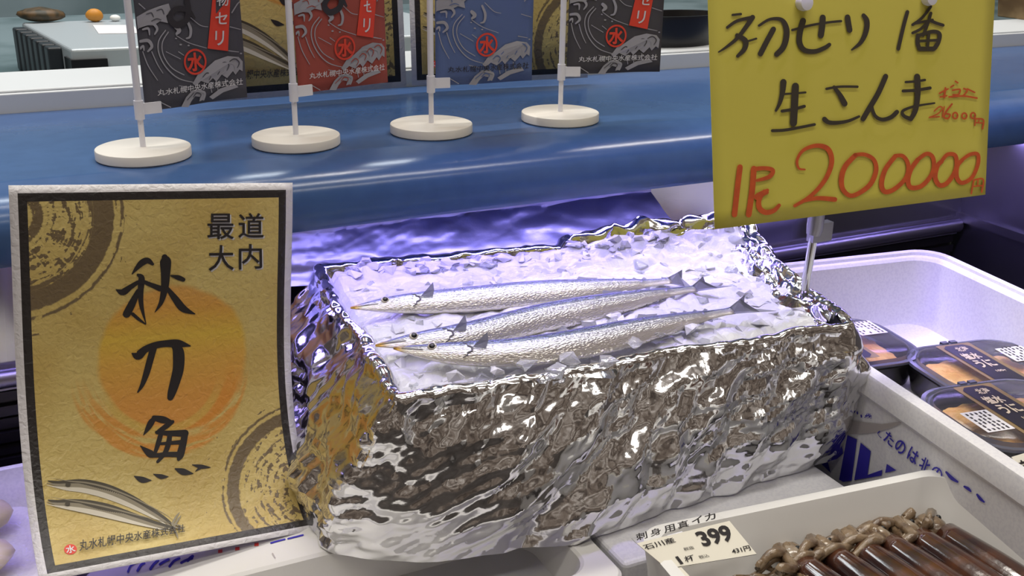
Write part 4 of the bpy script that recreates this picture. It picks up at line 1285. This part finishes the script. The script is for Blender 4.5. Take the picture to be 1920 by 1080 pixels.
for x, y in ((1499, 6), (1735, -3)):
    u, v = px2g(x, y)
    mb = MB(); c = gm(u, v, .004)
    mb.tube([c-sn*.0042, c-sn*.001, c+sn*.003, c+sn*.0036], [.0052, .0062, .0058, .003], 20, up=Vector((0, 0, 1)))
    mb.tube([gm(u, v+.002, -.003), gm(u, v+.02, -.006), tq], .0025, 8)
    mb.build('clip_knob', M['pole'], sign, smooth=True, sharp=50)

# ------------------------------------------------------------------ sea urchin packs
M['urchin'] = mat('sea_urchin', S(206, 146, 82), .4, var=(90, S(224, 178, 108), .35, .65), bump=(140, .8, .003))
M['pack_label'] = mat('pack_label', S(26, 22, 30), .35)
M['gold_edge'] = mat('gold_edge', S(128, 106, 66), .4)
M['lidrim'] = mat('lid_rim', S(104, 106, 122), .2, trans=.35)
def pack(cx, cy, z0, rot, label, stk=(.026, .055, -.004, .030), hx=.067, hy=.056, lx=-.006):
    root = thing('sea_urchin_pack', (cx, cy, z0), label, 'food pack', 'sea urchin packs in the foam box')
    H_ = .030
    mb = MB()
    mb.loft([rrect(cx, cy, hx-.010, hy-.010, 0.0300, z0, rot), rrect(cx, cy, hx-.006, hy-.006, 0.0320, z0+.003, rot), rrect(cx, cy, hx-.001, hy-.001, 0.0360, z0+H_-.004, rot),
             rrect(cx, cy, hx, hy, 0.0370, z0+H_-.003, rot), rrect(cx, cy, hx, hy, 0.0370, z0+H_-.001, rot), rrect(cx, cy, hx-.004, hy-.004, 0.0350, z0+H_-.0005, rot),
             rrect(cx, cy, hx-.007, hy-.007, 0.0330, z0+H_-.006, rot), rrect(cx, cy, hx-.009, hy-.009, 0.0320, z0+H_-.008, rot)])
    mb.build('tray', M['pack_black'], root, smooth=True, sharp=40)
    # roe: lumpy bed
    mb = MB(); rows = []
    c_, s_ = math.cos(rot), math.sin(rot)
    for j in range(31):
        rows.append([])
        for i in range(25):
            a_, b_ = i/12-1, j/15-1
            k = max(abs(a_), abs(b_)); rr_ = math.hypot(a_, b_)
            sc_ = (k/rr_ if rr_ else 1); sc_ = .35*sc_+.65 if rr_ > 0 else 1
            x, y = a_*(hx-.013)*sc_*1.0, b_*(hy-.013)*sc_
            q = Vector((cx+c_*x-s_*y, cy+s_*x+c_*y, z0+H_-.010))
            d_ = VO(q*110)[0]
            q.z += .0085*(1-k**4)*.8+.003*(.5-d_[0])
            rows[-1].append(q)
    mb.grid(rows)
    mb.build('sea_urchin_roe', M['urchin'], root, smooth=True)
    mb = MB()
    mb.loft([rrect(cx, cy, hx+.0006, hy+.0006, 0.0374, z0+H_-.001, rot), rrect(cx, cy, hx+.0006, hy+.0006, 0.0374, z0+H_+.0018, rot), rrect(cx, cy, hx-.0025, hy-.0025, 0.0352, z0+H_+.0022, rot),
             rrect(cx, cy, hx-.004, hy-.004, 0.0350, z0+H_+.0004, rot), rrect(cx, cy, hx-.0055, hy-.0055, 0.0340, z0+H_+.0004, rot), rrect(cx, cy, hx-.007, hy-.007, 0.0330, z0+H_+.0036, rot)], False, False)
    def P3(x, y, z): return Vector((cx+c_*x-s_*y, cy+s_*x+c_*y, z))
    for x in (-.006, .004):
        mb.loft([[P3(x-.0035, hy-.001, z), P3(x+.0035, hy-.001, z), P3(x+.0035, hy+.0035, z), P3(x-.0035, hy+.0035, z)] for z in (z0+H_-.0005, z0+H_+.003)])
    rim = mb.build('lid_rim', M['lidrim'], root, smooth=True, sharp=40)
    mb = MB()
    mb.loft([rrect(cx, cy, hx-.007, hy-.007, 0.0330, z0+H_+.0036, rot), rrect(cx, cy, hx-.010, hy-.010, 0.0310, z0+H_+.0052, rot)], False, True)
    mb.build('clear_lid', M['frosted_lid'], root, smooth=True, sharp=30)
    zl = z0+H_+.0056
    mb = MB()
    wl = .0165
    def poly(x0, x1, y0, y1, z, ch):
        return [P3(*q, z) for q in ((x0+ch, y0), (x1-ch, y0), (x1, y0+ch), (x1, y1-ch), (x1-ch, y1), (x0+ch, y1), (x0, y1-ch), (x0, y0+ch))]
    mb.add(poly(lx-wl-.003, lx+wl+.002, -hy+.010, hy-.010, zl, .001), [tuple(range(8))], 1)
    mb.add(poly(lx-wl+.001, lx+wl-.003, -hy+.012, hy-.013, zl+.0003, .005), [tuple(range(8))], 0)
    lb = mb.build('label_band', [M['pack_label'], M['gold_edge']], root)
    mb = MB()
    def put(t, x0, x1, y0, y1, b_=.02):
        V, Fc = text_fit(t, [(lx+x0, y0), (lx+x1, y0), (lx+x1, y1), (lx+x0, y1)], b_); mb.add([P3(x, y, zl+.0006) for x, y in V], Fc)
    put('北海', -.006, .007, .028, .038); put('塩水', -.011, .007, .010, .024, .03); put('うに', -.010, .009, -.008, .008, .03); put('100g', -.002, .008, -.020, -.015)
    mb.build('lettering', mat('label_text', S(206, 190, 168), .5) if 'label_text' not in bpy.data.materials else bpy.data.materials['label_text'], lb)
    mb = MB()
    mb.add(poly(stk[0], stk[1], stk[2], stk[3], zl+.0001, .0004), [tuple(range(8))], 0)
    for k in range(6):
        xx = stk[0]+.003+.0044*k
        for r in range(6):
            if random.random() < .75 and xx+.002 < stk[1]:
                y0 = stk[2]+.002+.0052*r; mb.add([P3(*q, zl+.0004) for q in ((xx, y0), (xx+.0018, y0), (xx+.0018, y0+random.uniform(.002, .0045)), (xx, y0+.0036))], [(0, 1, 2, 3)], 1)
    mb.build('price_sticker', [M['paper'], M['ink']], root)
    return root
pz = -.232
pack(.706, .712, pz, math.radians(-8), 'sea urchin pack half hidden behind the corner of the foil-wrapped box', stk=(.026, .056, .002, .034))
pack(.796, .612, pz, math.radians(-9), 'sea urchin pack behind the nearest one, its white sticker right of the dark label', stk=(.026, .056, -.004, .026))
pack(.722, .524, pz+.010, math.radians(-9), 'sea urchin pack nearest the viewer, its white sticker left of the dark label', stk=(-.052, -.026, -.03, .004))
# card at the very right edge
k0 = uz(1896, 857, -.178); k1 = uz(1960, 838, -.178); k2 = uz(1930, 915, -.195)
kx = (k1-k0).normalized(); kn = kx.cross(k2-k0).normalized(); kn = kn if kn.z > 0 else -kn
ku = kn.cross(kx)
sg = thing('price_card', tuple(k2), 'cream card with black characters cut off by the right edge, inside the foam box', 'price card')
mb = MB(); P = [(0, 0), (.07, 0), (.07, -.045), (0, -.045)]
mb.add([k0+kx*x+ku*y+kn*o_ for o_ in (0, .0006) for x, y in P], [(3, 2, 1, 0), (4, 5, 6, 7), (0, 1, 5, 4), (1, 2, 6, 5), (2, 3, 7, 6), (3, 0, 4, 7)])
mb.build('card', M['cream'], sg)
mb = MB()
for t_, qd in (('良', (.001, .013, -.018, -.004)), ('品', (.001, .012, -.036, -.022))):
    V, Fc = text_fit(t_, [(qd[0], qd[2]), (qd[1], qd[2]), (qd[1], qd[3]), (qd[0], qd[3])], .02)
    mb.add([k0+kx*x+ku*y+kn*.0010 for x, y in V], Fc)
mb.build('lettering', M['ink'], sg)
mb = MB(); q = k0+kx*.035-ku*.02; mb.box(q.x-.006, q.x+.006, q.y-.003, q.y+.003, -.232, q.z-.004)
mb.build('clip', M['pole'], sg)

# ------------------------------------------------------------------ squid
M['squid'] = mat('squid_skin', S(84, 48, 28), .16, spec=.7, var=(45, S(44, 26, 26), .38, .62), coat=.6, bump=(60, .2, .002))
M['squid_pale'] = mat('squid_flesh', S(168, 158, 142), .2, var=(60, S(112, 92, 70), .4, .62), coat=.4)
M['squid_arm'] = mat('squid_arm', S(128, 108, 84), .2, var=(70, S(82, 62, 46), .4, .62), coat=.6, bump=(240, .6, .002))
def squid(px, py, rad, label, seed, tip=.17, pale=False):
    random.seed(seed)
    base = uz(px, py, -.226)
    d = Vector((.03, -1, -.02)).normalized(); sd = Vector((1, .03, 0))
    root = thing('squid', tuple(base+Vector((0, -.06, -.014))), label, 'squid', 'squid in the foam tray')
    mb = MB()
    L = []
    for k in range(22):
        s = k/21
        r = rad*(.86+.2*math.sin(math.pi*min(1, s*1.5)))*(1 if s < .55 else math.sqrt(max(.003, 1-((s-.55)/.45)**2.0)))
        c = base+d*(tip*s)
        L.append([c+sd*(r*math.cos(q*.2618))+Vector((0, 0, 1))*(r*.85*math.sin(q*.2618)) for q in range(24)])
    mb.loft(L); mb.build('mantle', M['squid'], root, smooth=True)
    mb = MB()   # fins near the tip
    c = base+d*tip*.8
    for sg in (-1, 1):
        P = [c+sd*sg*rad*.3-d*.03, c+sd*sg*rad*2.1, c+sd*sg*rad*1.4+d*.02, c+d*.03+sd*sg*.002]
        mb.loft([[p+Vector((0, 0, z)) for p in P] for z in (.004, .0065)])
    mb.build('fin', M['squid'], root)
    mb = MB()   # head
    h = base-d*.012
    L = []
    for k in range(9):
        th = math.pi*k/8
        L.append([h-d*(.013*math.cos(th))+sd*(rad*.75*math.sin(th)*math.cos(q*.3927)+1e-5)+Vector((0, 0, 1))*(rad*.62*math.sin(th)*math.sin(q*.3927)) for q in range(16)])
    mb.loft(L); hd = mb.build('head', M['squid_pale'] if pale else M['squid_arm'], root, smooth=True)
    mb = MB(); e = h+Vector((0, 0, rad*.45))+sd*rad*.4; L = []
    for k in range(7):
        th = math.pi*k/6
        L.append([e+.0022*Vector((math.sin(th)*math.cos(q*.5236), math.sin(th)*math.sin(q*.5236), math.cos(th))) for q in range(12)])
    mb.loft(L); mb.build('eye', M['eye_b'], hd, smooth=True)
    for a_ in range(8):
        mb = MB(); P = []; ang = (a_-3.5)*.36-1.0; ylim = random.uniform(.452, .482); cu = random.uniform(-1, 1)*2.2
        p = h-d*.008+sd*(rad*.16*(a_-3.5))+Vector((0, 0, random.uniform(-.003, .005))); v = (-d).copy()
        hd_ = ang*.8
        for k in range(17):
            P.append(p.copy())
            hd_ += cu*.12
            vv = -d*math.cos(hd_)+sd*math.sin(hd_)
            p = p+vv*.0042+Vector((0, 0, .0024*math.sin(k*.7+a_)-.0005))
            p.z = max(p.z, -.239)
            lim = px2lim(p); lim.y = min(lim.y, ylim)
            p = lim
        mb.tube(P, [.0042*(1-.8*k/16) for k in range(17)], 8)
        mb.build('arm', M['squid_arm'], root, smooth=True)
def px2lim(p):
    # keep the arms inside the tray
    q = Vector(p); q.y = min(q.y, .478); q.x = min(max(q.x, tcx-thx+.02), tcx+thx-.03); return q
SQ = [((1772, 1003), .0130, 'squid nearest the right wall of the tray, smooth brown mantle', 31, False), ((1722, 1010), .0122, 'second squid from the right wall of the tray, dark streaked mantle', 32, True), ((1668, 1022), .0122, 'third squid from the right wall of the tray', 33, True),
      ((1618, 1032), .0122, 'fourth squid from the right wall of the tray, tangled arms behind it', 34, False), ((1566, 1046), .0122, 'fifth squid from the right wall of the tray', 35, False), ((1506, 1062), .0122, 'squid nearest the price card, pale head and curled arms', 36, True)]
for (xy, r, lab, sd_, pl) in SQ: squid(*xy, r, lab, sd_, pale=pl)
random.seed(99)
# water / juice pooled in the tray and a bed of arms
# ------------------------------------------------------------------ price card
c0 = uz(1193, 1019, -.188); c1_ = uz(1367, 977, -.188); c3_ = uz(1253, 1072, -.202)
cx_ = (c1_-c0).normalized(); cn = cx_.cross(c3_-c0).normalized()
if cn.z < 0: cn = -cn
cu_ = cn.cross(cx_); 
def px2c(px, py):
    p = upl(px, py, c0, cn)-c0; return p.dot(cx_), p.dot(cu_)
def cm(u, v, off=0.0): return c0+cx_*u+cu_*v+cn*off
card = thing('price_card', tuple(c3_), 'cream price card reading 399 clipped to the squid tray', 'price card')
q = [px2c(*p) for p in ((1193, 1019), (1367, 977), (1418, 1039), (1252, 1068))]
mb = MB(); mb.add([cm(*p, o_) for o_ in (0, .0005) for p in q], [(3, 2, 1, 0), (4, 5, 6, 7), (0, 1, 5, 4), (1, 2, 6, 5), (2, 3, 7, 6), (3, 0, 4, 7)])
q2 = [px2c(*p) for p in ((1252, 1069), (1276, 1063), (1330, 1120), (1300, 1128))]
mb.add([cm(*p, o_) for o_ in (0, .0005) for p in q2], [(3, 2, 1, 0), (4, 5, 6, 7), (0, 1, 5, 4), (1, 2, 6, 5), (2, 3, 7, 6), (3, 0, 4, 7)])
mb.build('card', M['cream'], card)
q = [px2c(*p) for p in ((1184, 1010), (1346, 965), (1367, 977), (1193, 1019))]
mb = MB(); mb.add([cm(*p, o_) for o_ in (0, .0005) for p in q], [(3, 2, 1, 0), (4, 5, 6, 7), (0, 1, 5, 4), (1, 2, 6, 5), (2, 3, 7, 6), (3, 0, 4, 7)])
mb.build('clear_strip', M['lid'], card)
mb = MB()
def z5(x, y): return px2c(1180+x/5.3333, 900+y/5.3333)
def ct(t, quad, b_=.0):
    V, Fc = text_fit(t, [z5(*p) for p in quad], b_); mb.add([cm(x, y, .0009) for x, y in V], Fc)
for ch, x, y in (('刺', 120, 565), ('身', 260, 525), ('用', 398, 490), ('真', 535, 450), ('イ', 675, 405), ('カ', 805, 372)):
    ct(ch, [(x-50, y+50), (x+60, y+20), (x+45, y-50), (x-65, y-20)], .02)
ct('石川産', [(160, 705), (465, 625), (425, 575), (120, 655)], .012)
ct('399', [(745, 675), (1045, 610), (975, 445), (640, 530)], .035)
ct('税抜', [(550, 715), (650, 690), (628, 660), (530, 682)], 0)
ct('1', [(508, 848), (538, 840), (480, 765), (452, 772)], .012)
ct('杯', [(560, 830), (655, 805), (630, 745), (535, 770)], .01)
ct('税込', [(705, 795), (800, 770), (775, 740), (680, 762)], 0)
ct('431円', [(1030, 745), (1215, 705), (1190, 655), (1010, 695)], .02)
for a_, b_ in (((360, 893), (1265, 748)),):
    V, Fc = stroke2d([z5(*a_)+(.0003,), z5(*b_)+(.0003,)], 2); mb.add([cm(x, y, .0008) for x, y in V], Fc)
mb.build('printed_price', M['ink'], card)
mb = MB(); p = cm(*px2c(1280, 1000), -.002)
mb.box(p.x-.006, p.x+.006, p.y+.004, p.y+.008, -.199, p.z-.004)
mb.build('clip', M['pole'], card)

# ------------------------------------------------------------------ film-wrapped tray at the left edge
foam_tray('wrapped_tray', -.085, .715, .09, .135, -.29, -.232, .008, -.262, M['foam'], 0, .02, .005, False, label='white tray under cling film at the left edge beside the large poster', cat='tray')
wt = bpy.data.objects['wrapped_tray']
mb = MB(); rows = []
for j in range(41):
    rows.append([])
    for i in range(31):
        x = -.085+(.084)*(i/15-1); y = .715+.129*(j/20-1)
        k = max(abs(i/15-1), abs(j/20-1))
        rows[-1].append(Vector((x, y, -.232+.012*(1-k**3)+.004*NV(Vector((x, y, 0))*26)*(1-k**6)+.003*NV(Vector((x*2, y, 2))*50)*(1-k**6))))
mb.grid(rows); mb.build('cling_film', M['wrap'], wt, smooth=True)
fl = mat('pale_fillet', S(222, 206, 200), .3, var=(22, S(206, 196, 150), .42, .66))
for k in range(4):
    c = (-.085+random.uniform(-.012, .012), .63+.058*k, -.264)
    mb = MB(); L = []
    for i in range(13):
        th = math.pi*i/12
        L.append([Vector(c)+Vector((.062*math.sin(th)*math.cos(a_*.3927), .027*math.sin(th)*math.sin(a_*.3927), .017-.017*math.cos(th)))*(1+.1*NV(Vector((th, a_, k)))) for a_ in range(16)])
    mb.loft(L); tag(mb.build('fish_fillet', fl, smooth=True), 'pale fish fillet under cling film in the tray at the left edge', 'fish', 'fillets in the film-wrapped tray')
